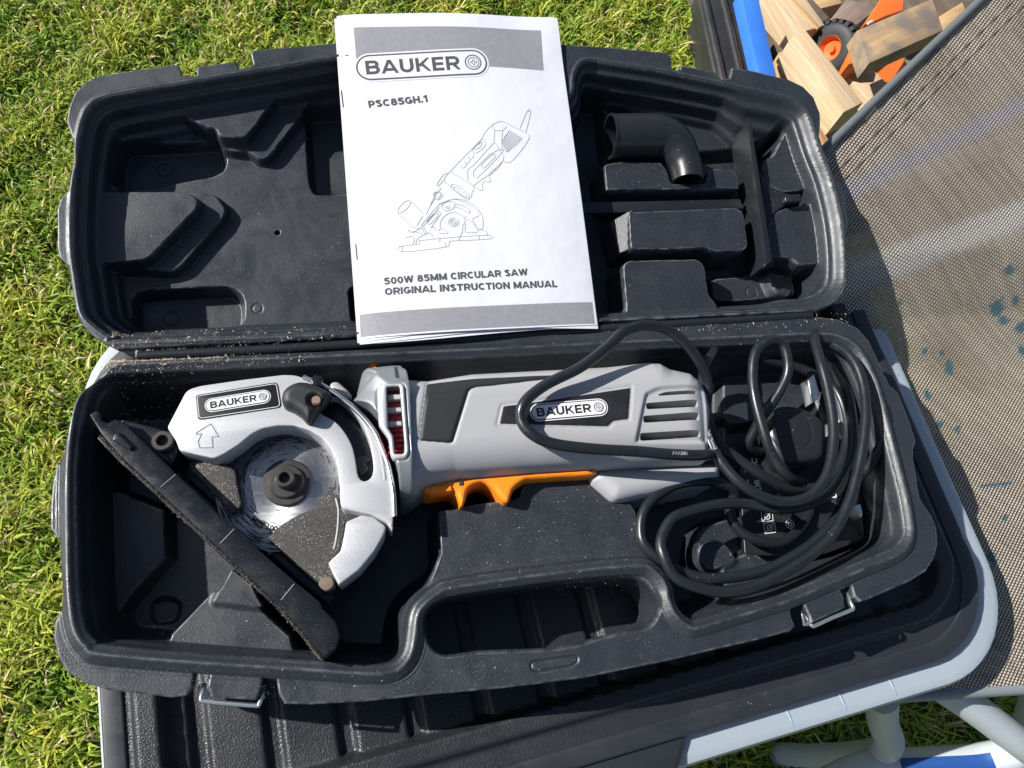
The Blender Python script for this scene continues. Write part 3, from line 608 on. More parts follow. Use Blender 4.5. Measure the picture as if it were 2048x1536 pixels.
# cross tubes of the seat close under the weave
q0, q1 = onfab(1640, 585), onfab(2100, 420); tube('cross_tube', [(q0[0], q0[1], fz(0, q0[1]) - 13), (q1[0], q1[1], fz(0, q1[1]) - 13)], 9.5, 'white_tube', lg, n=14)
q0, q1 = onfab(1700, 350), onfab(2100, 215); tube('cross_tube', [(q0[0] + 10, q0[1], fz(0, q0[1]) - 40), (q1[0], q1[1], fz(0, q1[1]) - 40)], 8, 'white_tube', lg, n=14)
T1 = crom([P(1764, 1395, -100), P(1765, 1440, -140), P(1768, 1500, -190), (*P(1768, 1530, -230)[:2], -330), (*P(1770, 1540, -230)[:2] , G0 + 2)], 6)
tube('leg', T1, 11, 'white_tube', lg, n=16)
T2 = crom([P(1880, 1370, -110), P(1960, 1425, -125), P(2030, 1478, -140), P(2062, 1502, -150)], 6)
tube('frame_tube', T2, 11.5, 'white_tube', lg, n=16)
T3 = crom([P(1600, 1600, -215), P(1725, 1538, -200), P(1850, 1527, -190), P(1960, 1520, -180), P(2035, 1500, -165), P(2060, 1450, -170), P(2075, 1390, -190)], 8)
tube('frame_tube', T3, 12.5, 'white_tube', lg, n=16)
seg = T3[12:27]; V, Fc = tube_geo(seg, 12.62, 28, False); cen = np.array([V[f].mean(0) for f in Fc]); ax_ = np.array([seg[np.argmin(np.linalg.norm(seg - c, axis=1))] for c in cen]); dv = cen - ax_
Fc = [f for f, d in zip(Fc, dv) if d[2] > 4.5 and d[1] < 6]; mk('sticker', V, Fc, 'blue_sticker', lg)
for (x, y) in ((560, -255), (705, -284)):
    tube('leg', [(x, y, float(fz(x, y)) - 5), (x, y, G0 + 1)], 11, 'white_tube', lg, n=14)
tube('frame_tube', [(700, -284, -96), (900, 100, -10), (pend[0], pend[1], float(fz(0, pend[1])) - 4)], 10, 'white_tube', lg, n=12)

# ------------------------------------------------------------------ tool case: base shell
tc = thing('tool_case', 'open black moulded plastic tool case lying on the storage box lid', 'tool case', (0, -100, -48.6))
base_out = B([(281, 721), (234, 729), (194, 759), (170, 780), (156, 799), (148, 821), (135, 867), (127, 914), (109, 933), (102, 967), (98, 1008), (98, 1056), (109, 1072), (119, 1084), (121, 1141), (125, 1187), (121, 1216), (107, 1244), (104, 1275), (112, 1312), (131, 1344), (168, 1366), (215, 1380), (277, 1387), (340, 1395), (371, 1391), (384, 1372), (387, 1347), (418, 1348), (413, 1372), (421, 1395), (509, 1400), (518, 1387), (523, 1373), (524, 1356), (552, 1359), (556, 1387), (568, 1408), (621, 1409), (730, 1403), (856, 1390), (1012, 1376), (1169, 1356), (1340, 1321), (1437, 1298), (1516, 1280), (1583, 1262), (1593, 1252), (1587, 1237), (1583, 1217), (1609, 1207), (1621, 1231), (1625, 1247), (1694, 1215), (1690, 1193), (1684, 1178), (1705, 1170), (1711, 1193), (1723, 1203), (1733, 1201), (1784, 1179), (1824, 1162), (1855, 1142), (1873, 1114), (1879, 1087), (1877, 1055), (1868, 1032), (1856, 1014), (1843, 995), (1831, 920), (1829, 898), (1835, 882), (1824, 845), (1812, 814), (1799, 782), (1784, 770), (1771, 745), (1756, 711), (1740, 679), (1718, 654), (1677, 636), (1627, 630), (1190, 652), (725, 698), (412, 713)])
base_lip = B([(265, 744), (230, 746), (202, 757), (184, 775), (173, 799), (165, 836), (157, 899), (154, 961), (154, 1024), (156, 1117), (157, 1156), (162, 1219), (171, 1259), (190, 1283), (215, 1293), (402, 1309), (606, 1322), (730, 1331), (778, 1329), (800, 1316), (811, 1293), (816, 1259), (820, 1231), (834, 1203), (869, 1175), (900, 1162), (1012, 1145), (1169, 1126), (1278, 1119), (1309, 1128), (1331, 1150), (1344, 1175), (1348, 1197), (1358, 1221), (1378, 1239), (1395, 1241), (1461, 1221), (1556, 1193), (1634, 1162), (1713, 1128), (1775, 1103), (1800, 1085), (1808, 1059), (1800, 1000), (1780, 920), (1762, 850), (1745, 785), (1730, 745), (1710, 710), (1685, 690), (1640, 681), (1500, 687), (1240, 699), (1000, 712), (600, 730)])
handle_hole = B([(856, 1272), (852, 1243), (859, 1222), (887, 1203), (919, 1195), (1012, 1181), (1137, 1165), (1247, 1155), (1281, 1159), (1306, 1178), (1319, 1203), (1314, 1231), (1294, 1253), (1262, 1258), (1200, 1272), (1153, 1287), (1091, 1295), (1012, 1298), (950, 1301), (894, 1309), (869, 1297)])
base_lip = crom(base_lip, 3, True); handle_hole = crom(handle_hole, 3, True)
FB = -44.0
plat_handle = B([(878, 1024), (950, 1010), (1030, 1000), (1042, 994), (1047, 974), (1066, 963), (1175, 960), (1187, 967), (1228, 1004), (1259, 1007), (1270, 1022), (1275, 1059), (1287, 1106), (1312, 1140), (1290, 1180), (1100, 1200), (850, 1230), (862, 1165), (884, 1106)], -7)
plat_tri = B([(340, 1290), (346, 1269), (427, 1185), (484, 1187), (496, 1200), (577, 1275), (590, 1330), (340, 1330)], -18)
plat_tri2 = B([(430, 1200), (462, 1140), (478, 1150), (500, 1170), (520, 1210)], -14)
plat_left = B([(140, 1000), (236, 985), (322, 1020), (326, 1110), (262, 1180), (236, 1215), (140, 1240)], -30)
pock_bl = rnd(B([(290, 1205), (330, 1185), (372, 1200), (360, 1250), (300, 1258)], -44), 6)
plat_r1 = rnd(B([(1395, 1060), (1480, 1035), (1560, 1060), (1600, 1100), (1540, 1180), (1450, 1200), (1380, 1150)], -34), 10)
bump_r = rnd(B([(1395, 1095), (1440, 1085), (1470, 1120), (1420, 1140), (1398, 1125)], -27), 8)
plat_r2 = rnd(B([(1445, 1135), (1500, 1105), (1545, 1130), (1520, 1165), (1450, 1175)], -26), 6)
plat_r0 = rnd(B([(1450, 740), (1600, 735), (1620, 800), (1560, 830), (1450, 850)], -36), 10)
ribs_bk = rnd(B([(788, 700), (838, 690), (845, 745), (800, 752)], -4), 5)
def base_h(x, y, s):
    dl = -sdf(base_lip, x, y)                       # inside the cavity: positive
    h = np.zeros_like(x)
    # bead round the cavity, with a fine groove outside it
    h += 2.6 * np.exp(-((dl + 4.0) / 2.6) ** 2) - 1.3 * np.exp(-((dl + 9.2) / 1.1) ** 2)
    h -= 1.2 * smooth01((-dl - 9.5) / 1.5)
    wp = lambda q: np.interp(q, [0, 1.0, 2.2, 4.2, 5.4, 7.5, 10, 13], [0, -1.0, -7, -9.5, -20, -31, -40, FB])
    wall = sum(wp(dl + o) for o in (-.7, -.35, 0, .35, .7)) / 5
    h = np.where(dl > 0, wall + h, h)
    ins = smooth01(dl / 2.5)
    def plat(pl, top, w):
        nonlocal h
        k = (1 - smooth01(sdf(pl, x, y) / w)) * ins; t = smax(h, top); h = h + (t - h) * k
    def pocket(pl, bot, w):
        nonlocal h
        k = smooth01(-sdf(pl, x, y) / w) * ins; h = h + (np.minimum(h, bot) - h) * k
    plat(plat_left, -32, 5); plat(plat_tri, -18, 5); plat(plat_tri2, -16, 4); pocket(pock_bl, -47, 4)
    plat(plat_r1, -34, 6); plat(plat_r2, -26, 4); plat(bump_r, -24, 5); plat(plat_r0, -36, 6); plat(plat_handle, -7, 5)
    # raised name tab on the front flange
    tabp = sdf(name_tab, x, y); h += -.9 * np.exp(-((tabp) / .55) ** 2)
    # small chamfer round the handle opening
    dh = sdf(handle_hole, x, y); h -= 1.5 * (1 - smooth01(dh / 2.0))
    return h + .12 * np.sin(x * .11 + y * .07) 
name_tab = rnd(B([(1062, 1326), (1075, 1322), (1140, 1313), (1157, 1314), (1155, 1325), (1140, 1333), (1075, 1343), (1064, 1340)]), 3)
bl_w = base_lip
n = len(bl_w); cb = bl_w.mean(0)
def grow(p, d):
    t = np.roll(p, -1, 0) - np.roll(p, 1, 0); t /= np.linalg.norm(t, axis=1)[:, None]; nr = np.stack([t[:, 1], -t[:, 0]], 1)
    a = .5 * np.sum(p[:, 0] * np.roll(p[:, 1], -1) - np.roll(p[:, 0], -1) * p[:, 1]); return p + nr * d * (1 if a > 0 else -1)
gw = grow(bl_w, 3.0); gi = bl_w
exV = np.concatenate([np.column_stack([gw, np.full(n, -4.0)]), np.column_stack([gi, np.full(n, -48.5)])])
exF = [[k, (k + 1) % n, n + (k + 1) % n, n + k] for k in range(n)]
shell('base_shell', base_out, base_h, 'case_black', tc, holes=[handle_hole], step=.62, skirt=-7, hole_skirt=-38, an=True, edge=1.2, extra=(exV, exF), smooth=55)
shell('base_bottom', grow(bl_w, -.3), lambda x, y, s: np.full_like(x, -47.6), 'case_black', tc, step=6, skirt=-48.5, edge=0)

# lid shell, hinged up by about ten degrees (lid frame: w = height over the lid rim plane)
lid_out = L([(275, 697), (234, 699), (194, 678), (166, 653), (150, 619), (143, 575), (137, 534), (119, 516), (114, 497), (113, 419), (120, 397), (137, 379), (148, 326), (148, 285), (140, 266), (132, 241), (137, 213), (149, 185), (171, 163), (199, 151), (277, 138), (356, 127), (365, 151), (393, 151), (393, 133), (473, 122), (479, 137), (499, 133), (506, 129), (501, 107), (506, 100), (590, 92), (668, 85), (800, 81), (960, 81), (1123, 88), (1225, 94), (1331, 104), (1342, 112), (1345, 138), (1361, 140), (1361, 130), (1431, 143), (1440, 157), (1459, 157), (1464, 135), (1506, 141), (1578, 158), (1606, 172), (1628, 194), (1641, 226), (1642, 247), (1639, 272), (1650, 307), (1666, 347), (1681, 363), (1691, 397), (1697, 441), (1695, 460), (1689, 469), (1691, 513), (1694, 536), (1691, 574), (1678, 599), (1656, 614), (1631, 624), (1190, 645), (725, 673)])
lid_lip = L([(269, 679), (225, 673), (187, 647), (167, 619), (156, 556), (148, 494), (147, 431), (148, 404), (154, 326), (163, 263), (171, 235), (181, 216), (206, 198), (277, 183), (402, 163), (527, 142), (665, 119), (740, 112), (765, 135), (775, 185), (800, 215), (860, 225), (1060, 222), (1120, 212), (1147, 185), (1150, 154), (1162, 129), (1184, 122), (1225, 129), (1319, 144), (1412, 163), (1537, 191), (1578, 201), (1606, 219), (1619, 244), (1637, 301), (1659, 357), (1675, 419), (1684, 482), (1687, 530), (1684, 567), (1669, 592), (1637, 609), (1569, 617), (1194, 636), (725, 660)])
lid_lip = crom(lid_lip, 3, True)
FL = -33.0
lp = {}
lp['pent'] = rnd(L([(180, 385), (365, 385), (391, 398), (393, 412), (296, 513), (274, 519), (180, 523)], -17), 3)
lp['pent_s'] = rnd(L([(180, 388), (390, 387), (431, 394), (449, 419), (443, 435), (359, 531), (344, 541), (287, 537), (180, 534)], -26), 4)
lp['vee'] = rnd(L([(360, 190), (375, 235), (421, 254), (443, 272), (488, 273), (498, 262), (546, 198), (556, 150)], -17), 3)
lp['vee_s'] = rnd(L([(380, 200), (420, 270), (437, 291), (465, 300), (496, 300), (521, 318), (537, 310), (619, 207), (632, 150)], -26), 4)
lp['pk_tl'] = rnd(L([(228, 385), (224, 341), (243, 294), (262, 287), (443, 279), (457, 326), (449, 344), (430, 355), (277, 382)], -33), 5)
lp['pk_bl'] = rnd(L([(259, 600), (269, 584), (294, 578), (459, 570), (484, 584), (492, 606), (491, 641), (475, 658), (275, 669), (262, 650)], -33), 4)
lp['pk_m'] = rnd(L([(606, 226), (621, 217), (900, 205), (900, 385), (627, 393), (615, 370)], -33), 6)
lp['pk_m2'] = rnd(L([(694, 580), (705, 570), (900, 560), (900, 640), (700, 648)], -33), 5)
lp['deep'] = L([(1100, 200), (1204, 205), (1215, 320), (1500, 300), (1560, 250), (1640, 420), (1600, 640), (1100, 660)], -40)
lp['A'] = rnd(L([(1209, 329), (1244, 324), (1322, 325), (1334, 341), (1341, 368), (1412, 368), (1420, 338), (1466, 340), (1475, 352), (1478, 382), (1468, 391), (1216, 397)], -14), 3)
lp['chan'] = L([(1130, 401), (1478, 396), (1486, 414), (1130, 427)], -30)
lp['Bk'] = rnd(L([(1258, 425), (1474, 416), (1487, 428), (1495, 491), (1487, 501), (1431, 503), (1412, 494), (1331, 498), (1262, 498)], -11), 3)
lp['Cb'] = rnd(L([(1247, 532), (1257, 522), (1394, 519), (1408, 530), (1417, 592), (1430, 604), (1440, 640), (1258, 660)], -12), 3)
lp['q1'] = rnd(L([(1530, 320), (1548, 312), (1575, 258), (1640, 250), (1640, 362), (1600, 380), (1566, 384), (1540, 370), (1526, 346)], -16), 4)
lp['q2'] = rnd(L([(1536, 450), (1552, 424), (1580, 415), (1660, 405), (1680, 520), (1600, 530), (1582, 514), (1544, 512)], -15), 4)
lp['low'] = rnd(L([(1425, 560), (1490, 555), (1545, 520), (1580, 545), (1590, 590), (1480, 600), (1430, 600)], -33), 5)
lp['ramp'] = rnd(L([(1536, 548), (1562, 552), (1580, 582), (1575, 592), (1552, 585)], -27), 3)
def lid_h(x, y, s):
    dl = -sdf(lid_lip, x, y); h = np.zeros_like(x)
    h += .7 * np.exp(-((dl + 2.0) / 1.2) ** 2)
    hump = smooth01((x - 175) / 20)                # the right-hand wall leans further in
    d2 = dl / (1 + .8 * hump)
    wp = lambda q: np.interp(q, [0, .3, 2.2, 4.6, 6.6, 9.2, 11.2, 13.6, 15.5], [0, -.3, -5.2, -6.6, -15, -17, -25.5, -27.5, FL])
    wall = sum(wp(d2 + o) for o in (-.6, -.3, 0, .3, .6)) / 5
    h = np.where(dl > 0, wall, h); ins = smooth01(dl / 3.0)
    def plat(k_, top, w):
        nonlocal h
        k = (1 - smooth01(sdf(lp[k_], x, y) / w)) * ins; t = smax(h, top); h = h + (t - h) * k
    def pocket(k_, bot, w):
        nonlocal h
        k = smooth01(-sdf(lp[k_], x, y) / w) * smooth01((dl - 8) / 6); h = h + (np.minimum(h, bot) - h) * k
    plat('pent_s', -26, 3.5); plat('pent', -17, 3.5); plat('vee_s', -26, 3.5); plat('vee', -17, 3.5)
    pocket('pk_tl', -43, 4); pocket('pk_bl', -46, 4.5); pocket('pk_m', -44, 5); pocket('pk_m2', -44, 4)
    pocket('deep', -43, 8); plat('low', -33, 4); plat('ramp', -26, 6); plat('q1', -16, 4.5); plat('q2', -15, 4.5); plat('A', -14, 3); plat('Cb', -12, 3.2)
    # block with a sloping near end
    sB = sdf(lp['Bk'], x, y); k = (1 - smooth01(sB / 2.6)) * ins; h = h + (np.maximum(h, -11) - h) * k
    sl_ = sdf(slopeB, x, y); k = (1 - smooth01(sl_ / 2.0)) * ins; tgt = -11 - np.clip((slx - x), 0, 14) * 1.05; h = h + (np.maximum(h, tgt) - h) * k
    pocket('chan', -30, 1.5)
    # ejector marks, pin hole
    for (cx, cy, r) in ej: d = np.hypot(x - cx, y - cy); h = h - .5 * np.exp(-((d - r) / .5) ** 2)
    d = np.hypot(x - pin[0], y - pin[1]); h = h - 8 * smooth01((1.8 - d) / .8)
    return h + .15 * np.sin(x * .09 - y * .12)
slx = PL(1264, 460, -11)[0]; slopeB = L([(1228, 434), (1262, 424), (1266, 497), (1244, 500)], -14)
ej = [(*PL(330, 338, -43)[:2], 4.6), (*PL(343, 638, -46)[:2], 4.6), (*PL(1503, 585, -33)[:2], 4), (*PL(515, 617, -33)[:2], 3)]
pin = PL(555, 465, -33)[:2]
n = len(lid_lip); gw = grow(lid_lip, 2.5); gi = lid_lip
exV = np.concatenate([np.column_stack([gw, np.full(n, -4.0)]), np.column_stack([gi, np.full(n, -47.0)])]); exF = [[k, (k + 1) % n, n + (k + 1) % n, n + k] for k in range(n)]
lsh = shell('lid_shell', lid_out, lid_h, 'case_black', tc, step=.6, skirt=-5, an=True, edge=1.1, lid=True, extra=(exV, exF), smooth=55)
shell('lid_top', grow(lid_lip, -.3), lambda x, y, s: np.full_like(x, -46.8), 'case_black', tc, step=6, skirt=-47.4, edge=0, lid=True)
# hinge strip
hz = crom([(*P(274, 709)[:2], -2.5), (*P(700, 686)[:2], -2.5), (*P(1626, 628)[:2], -2.5)], 10)
tube('hinge', hz, 3.0, 'case_gloss', tc, n=10)
V, Fc = boxgeo([(*P(272, 716)[:2], -3.6), (*P(1630, 634)[:2], -3.6), (*P(1630, 620)[:2], -3.6), (*P(270, 700)[:2], -3.6)], 3, .6); mk('hinge_web', V, Fc, 'case_gloss', tc)
# steel latch wires on the front flange
def latch(pts, z):
    pth = crom([(*P(a, b, zq)[:2], zq) for (a, b, zq) in pts], 5); tube('latch_wire', pth, 1.15, 'zinc', tc, n=8)
latch([(409, 1368, -8), (405, 1385, -5), (402, 1398, -4), (410, 1402, -4), (460, 1407, -4), (512, 1411, -4), (518, 1408, -4), (524, 1393, -5), (527, 1376, -8)], 0)
latch([(1607, 1219, -8), (1616, 1238, -5), (1624, 1251, -4), (1632, 1250, -4), (1665, 1235, -4), (1700, 1221, -4), (1706, 1216, -4), (1701, 1204, -5), (1694, 1187, -8)], 0)
for pts in ([(396, 1372), (412, 1368), (420, 1396), (402, 1402)], [(522, 1378), (532, 1374), (530, 1396), (517, 1410)], [(1600, 1222), (1612, 1222), (1626, 1252), (1606, 1252)], [(1690, 1195), (1700, 1190), (1708, 1216), (1697, 1214)]):
    plate('latch_plate', [B(pts, -10)], -10, -9, .3, 'zinc', tc)

# ------------------------------------------------------------------ circular saw
def Z1(pts, z): return B(zz(pts, 90, 680), z)      # traced on four enlargements of the photograph, put at their own height
def Z3(pts, z): return B(zz(pts, 400, 720), z)
def Z4(pts, z): return B(zz(pts, 800, 700), z)
def Z5(pts, z): return B(zz(pts, 1240, 620), z)
def pil(poly, top, R):
    def f(x, y, s=None):
        d = np.clip(-sdf(poly, x, y), 0, R); return top - (R - np.sqrt(np.clip(R * R - (R - d) ** 2, 0, None)))
    return f
saw = thing('circular_saw', 'grey mini circular saw with silver blade guard and orange trigger lying in the tool case', 'saw', (-20, -90, -43))
# motor body
body_p = rnd(B([(808, 757), (853, 768), (941, 754), (1072, 747), (1206, 740), (1290, 731), (1312, 733), (1331, 744), (1372, 753), (1394, 772), (1408, 800), (1414, 830), (1414, 915), (1404, 930), (1330, 932), (1187, 941), (1050, 950), (909, 962), (847, 977), (826, 993), (806, 993)], 2), 4)
body_pp = np.concatenate([body_p[5:-5], B([(826, 993), (720, 998), (720, 742), (806, 742)], 2)]) if False else B([(700, 756), (853, 768), (941, 754), (1072, 747), (1206, 740), (1290, 731), (1312, 733), (1331, 744), (1372, 753), (1394, 772), (1408, 800), (1414, 830), (1414, 915), (1404, 930), (1330, 932), (1187, 941), (1050, 950), (909, 962), (847, 977), (826, 993), (700, 1000)], 2)
bh0 = pil(body_pp, 22, 20)
slots = [rnd(Z4(p, 19), 1.0, 3) for p in ([(1610, 300), (1700, 272), (1900, 258), (1900, 282)], [(1568, 344), (1905, 318), (1910, 366), (1574, 384)], [(1552, 426), (1915, 398), (1920, 448), (1554, 470)], [(1535, 534), (1920, 512), (1930, 554), (1538, 580)])]
vent_p = rnd(Z4([(1550, 285), (1640, 244), (1860, 226), (1960, 240), (1990, 600), (1760, 604), (1490, 604), (1502, 520)], 18), 3)
grip_p = rnd(Z4([(172, 208), (450, 183), (870, 163), (1060, 160), (1080, 176), (700, 228), (470, 255), (435, 272), (330, 612), (118, 597)], 17), 2.0)
lab_p = rnd(Z4([(660, 365), (820, 345), (1470, 247), (1455, 445), (1360, 457), (1325, 492), (635, 475)], 21), .8)
labr_p = rnd(Z4([(648, 355), (820, 333), (1482, 232), (1466, 452), (1366, 468), (1330, 503), (618, 486)], 21), .8)
def body_h(x, y, s=None):
    h = bh0(x, y)
    h = h - 1.8 * smooth01(-sdf(vent_p, x, y) / 2.5)
    h = h - .8 * np.exp(-(sdf(grip_p, x, y) / .8) ** 2) - .6 * np.exp(-(sdf(labr_p, x, y) / .6) ** 2)
    sx_ = sdf(side_step, x, y); h = h - 1.3 * smooth01(-sx_ / 2.0)
    return h
side_step = B([(790, 955), (1180, 928), (1200, 960), (790, 1010)], 6)
shell('motor_body', body_p, body_h, 'saw_grey', saw, holes=slots, step=.8, skirt=-36, hole_skirt=3, edge=0, smooth=55)
plate('vent_backing', [rnd(Z4([(1500, 250), (1940, 220), (1940, 610), (1500, 620)], 4), 2)], 1, 4, .5, 'vent_dark', saw)
for k, (a, b_) in enumerate((((1740, 300), (1750, 390)), ((1650, 420), (1660, 470)), ((1760, 400), (1770, 470)), ((1735, 520), (1760, 580)))):
    q = Z4([(a[0], a[1]), (a[0] + 28, a[1]), (b_[0] + 28, b_[1]), b_], 10); plate('vent_web', [q], 4, 10, .4, 'alu_dark', saw)
shell('rubber_grip', grip_p, lambda x, y, s: body_h(x, y) + .5, 'rubber', saw, step=1.0, floor_rel=-1.5, edge=.5)
lab = shell('body_label', lab_p, lambda x, y, s: body_h(x, y) + .35, 'label_black', saw, step=1.0, floor_rel=-1, edge=.3)
def mapper(pa, pb, z, hf, lid=False):
    f = PL if lid else P
    A = f(*pa, z)[:2]; Bq = f(*pb, z)[:2]; ex = (Bq - A) / 7.75; ey = np.array([-ex[1], ex[0]])
    def mp(x, y, lay):
        q = A + np.outer(x, ex) + np.outer(y, ey); return np.column_stack([q, hf(q[:, 0], q[:, 1]) + .18 + .13 * lay])
    return mp
logo(lab, mapper((1077.8, 826.2), (1196.6, 816), 21.5, lambda x, y: body_h(x, y) + .4), 'print_dark', 'print_white')
rear = rnd(Z4([(1245, 764), (1360, 742), (2060, 715), (2060, 838), (1430, 962), (1372, 962), (1222, 832)], 0), 2.5)
rear_hf = pil(rear, 3, 9)
shell('rear_foot', rear, lambda x, y, s: rear_hf(x, y) - .06 * (y - rear[:, 1].mean()), 'saw_grey', saw, step=1.0, skirt=-40, edge=0)
# trigger
trg = crom(Z4([(150, 872), (182, 918), (330, 905), (375, 960), (388, 996), (406, 990), (420, 960), (440, 892), (490, 857), (540, 850), (590, 880), (630, 930), (668, 968), (698, 970), (715, 930), (732, 888), (790, 842), (850, 826), (1060, 812), (1238, 800), (1244, 762), (1000, 770), (800, 784), (400, 822), (200, 852)], 3), 3, True)
thf = pil(trg, 4, 3); tr_o = shell('trigger', trg, lambda x, y, s: thf(x, y), 'orange', saw, step=.7, skirt=-22, edge=0)
lathe('pivot_pin', (*Z4([(390, 853)], 4)[0], 3.5), [(1.5, 0), (1.5, .9), (1.1, 1.2), (0, 1.2)], 'steel_dark', tr_o, n=14)
plate('trigger_guide', [rnd(Z4([(190, 872), (330, 866), (335, 900), (192, 920)], 5), 1)], -8, 5.2, .8, 'orange', tr_o)
# gear housing with the cooling window
gear_p = rnd(B([(706, 806), (714, 776), (722, 748), (733, 739), (781, 734), (800, 739), (812, 752), (818, 800), (824, 995), (812, 999), (800, 994), (796, 955), (783, 905), (766, 858), (740, 825)], 6), 2)
gear_pp = B([(712, 790), (716, 772), (722, 748), (733, 739), (781, 734), (960, 725), (960, 1005), (797, 1000), (780, 1000), (700, 960), (690, 830)], 4)
gh0 = pil(gear_pp, 25, 24)
win = rnd(Z3([(1192, 182), (1278, 180), (1313, 592), (1302, 612), (1246, 612), (1236, 500), (1203, 448)], 22), 1.0)
wout = rnd(Z3([(1134, 190), (1165, 164), (1290, 160), (1308, 182), (1338, 600), (1322, 642), (1240, 646), (1219, 612), (1208, 512), (1144, 420)], 22), 1.6)
stepg = B([(720, 730), (757, 752), (715, 790), (690, 800), (690, 720)], 14); stepr = B([(788, 725), (791, 762), (812, 770), (835, 765), (835, 720)], 18)
def gear_h(x, y, s=None):
    h = gh0(x, y); h = h - 3.0 * smooth01(-sdf(stepg, x, y) / 2) - 2.2 * smooth01(-sdf(stepr, x, y) / 1.6)
    return h - .7 * np.exp(-(sdf(wout, x, y) / .7) ** 2)
shell('gear_housing', gear_p, gear_h, 'alu_dark', saw, holes=[win], step=.8, skirt=-36, hole_skirt=12, edge=.4, smooth=55)
wf = shell('window_frame', wout, lambda x, y, s: gear_h(x, y) + 1.3 - .4 * np.exp(-(sdf(win, x, y) / 1.2) ** 2), 'alu', saw, holes=[win], step=.6, floor_rel=-4, edge=.6)
plate('red_fan', [rnd(Z3([(1180, 170), (1285, 170), (1325, 600), (1300, 625), (1235, 620), (1190, 450)], 17), 1)], 10, 17.5, .4, 'red_fin', saw)
for (y0, y1) in ((222, 256), (306, 336), (394, 424)):
    plate('window_bar', [Z3([(1196, y0), (1290, y0 - 3), (1294, y1 - 3), (1200, y1)], 21)], 16, 21.5, .7, 'alu', wf)
for k in range(5):
    plate('fan_blade', [Z3([(1205, 452 + k * 34), (1306, 446 + k * 34), (1308, 456 + k * 34), (1208, 463 + k * 34)], 19)], 16, 19.5, .4, 'red_fin', saw)
lathe('spindle_lock', (*P(750, 735, 0)[:2], -8), [(2.6, 0), (2.6, 3), (1.8, 4.6), (0, 5.0)], 'orange', saw, n=16)
plate('neck_boss', [rnd(Z3([(830, 140), (880, 130), (950, 190), (980, 240), (900, 240), (830, 190)], 6), 3)], -20, 6, 2.5, 'saw_grey', saw)
# blade guard plate with curved slot
guard_o = B([(334, 855), (371, 784), (381, 777), (402, 771), (485, 759), (568, 749), (590, 750), (616, 758), (650, 775), (681, 797), (712, 822), (744, 859), (762, 897), (775, 934), (785, 986), (787, 1032), (785, 1062), (775, 1046), (744, 1030), (687, 1018), (681, 1010), (680, 979), (676, 945), (672, 920), (662, 898), (644, 876), (619, 861), (587, 851), (556, 851), (525, 857), (503, 868), (478, 889), (450, 907), (428, 917), (400, 911), (359, 902), (352, 882)], 14)
slot = crom(B([(669, 791), (697, 812), (722, 843), (737, 877), (746, 920), (745, 950), (731, 962), (717, 954), (711, 920), (703, 889), (687, 861), (669, 842), (641, 826), (622, 800)], 14), 3, True)
gd = plate('blade_guard', [rnd(guard_o, 1.6), slot], -6, 14, .8, 'alu', saw, smooth=30)
arc = crom(B([(606, 752), (650, 772), (683, 795), (714, 820), (746, 857), (764, 895), (777, 932), (787, 986), (789, 1032)], 16), 5); 
tube('depth_scale', np.column_stack([arc, np.full(len(arc), 14.6)]), 1.5, 'steel', gd, n=8)
arc2 = crom(B([(700, 808), (728, 840), (748, 876), (760, 920), (766, 960)], 14), 4); tube('guard_rib', np.column_stack([arc2 + np.array([1.0, 0]), np.full(len(arc2), 13.9)]), .7, 'alu', gd, n=6)
plate('slot_backing', [rnd(B([(620, 790), (690, 790), (745, 860), (765, 950), (740, 985), (700, 965), (690, 900), (660, 850)], 5), 2)], -5, 3, .5, 'saw_black', gd)
plate('slot_clip', [rnd(Z3([(1000, 620), (1050, 615), (1095, 640), (1060, 660), (1080, 700), (1030, 740), (1010, 700)], 6), .6)], 2, 6, .4, 'steel_dark', gd)
# embossed arrow
for pl in ([(966, 596), (1062, 536)], [(1062, 536), (1112, 618)], [(964, 604), (1003, 600)], [(1003, 600), (980, 650)], [(980, 650), (990, 690)], [(990, 690), (1075, 690)], [(1075, 690), (1068, 622)], [(1068, 622), (1112, 618)]):
    v = Z1(pl, 14); tube('arrow_mark', np.column_stack([np.linspace(v[0], v[1], 4), np.full(4, 13.9)]), .33, 'alu_dark', gd, n=6)
gl_o = rnd(Z1([(962, 352), (1486, 268), (1513, 430), (978, 512)], 14.5), 2.2); gl = plate('guard_label', [gl_o], 13.6, 14.5, .25, 'label_black', saw)
gi_o = rnd(Z1([(975, 360), (1478, 280), (1502, 423), (989, 500)], 14.6), 1.8)
V, Fc = ring2d(gi_o, .3); mk('label_line', np.column_stack([V, np.full(len(V), 14.62)]), fix_up(V, Fc), 'print_white', gl, smooth=0)
logo(gl, mapper((425.3, 810.3), (526.6, 793.7), 14.5, lambda x, y: np.full_like(x, 14.4)), 'print_dark', 'print_white')
# lock knob, pin, clip
kn_p = crom(Z1([(1512, 370), (1530, 312), (1600, 268), (1680, 266), (1775, 300), (1828, 338), (1800, 390), (1752, 440), (1700, 515), (1672, 512), (1640, 478), (1585, 440), (1530, 415)], 22), 3, True)
kf = pil(kn_p, 24, 5); kn = shell('lock_knob', kn_p, lambda x, y, s: kf(x, y) - 2.5 * smooth01((4.2 - np.hypot(x - kpin[0] + 1.5, y - kpin[1])) / 2), 'rubber', saw, step=.6, skirt=13.5, edge=0) if False else None
kpin = Z1([(1735, 382)], 24)[0]
shell('lock_knob', kn_p, lambda x, y, s: kf(x, y) - 3.5 * smooth01((4.6 - np.hypot(x - kpin[0] + 1.2, y - kpin[1])) / 1.6), 'rubber', saw, step=.6, skirt=13.5, edge=0)
lathe('knob_pin', (*kpin, 18), [(2.5, 0), (2.5, 5.4), (2.2, 6), (0, 6)], 'copper_pin', saw, n=20)
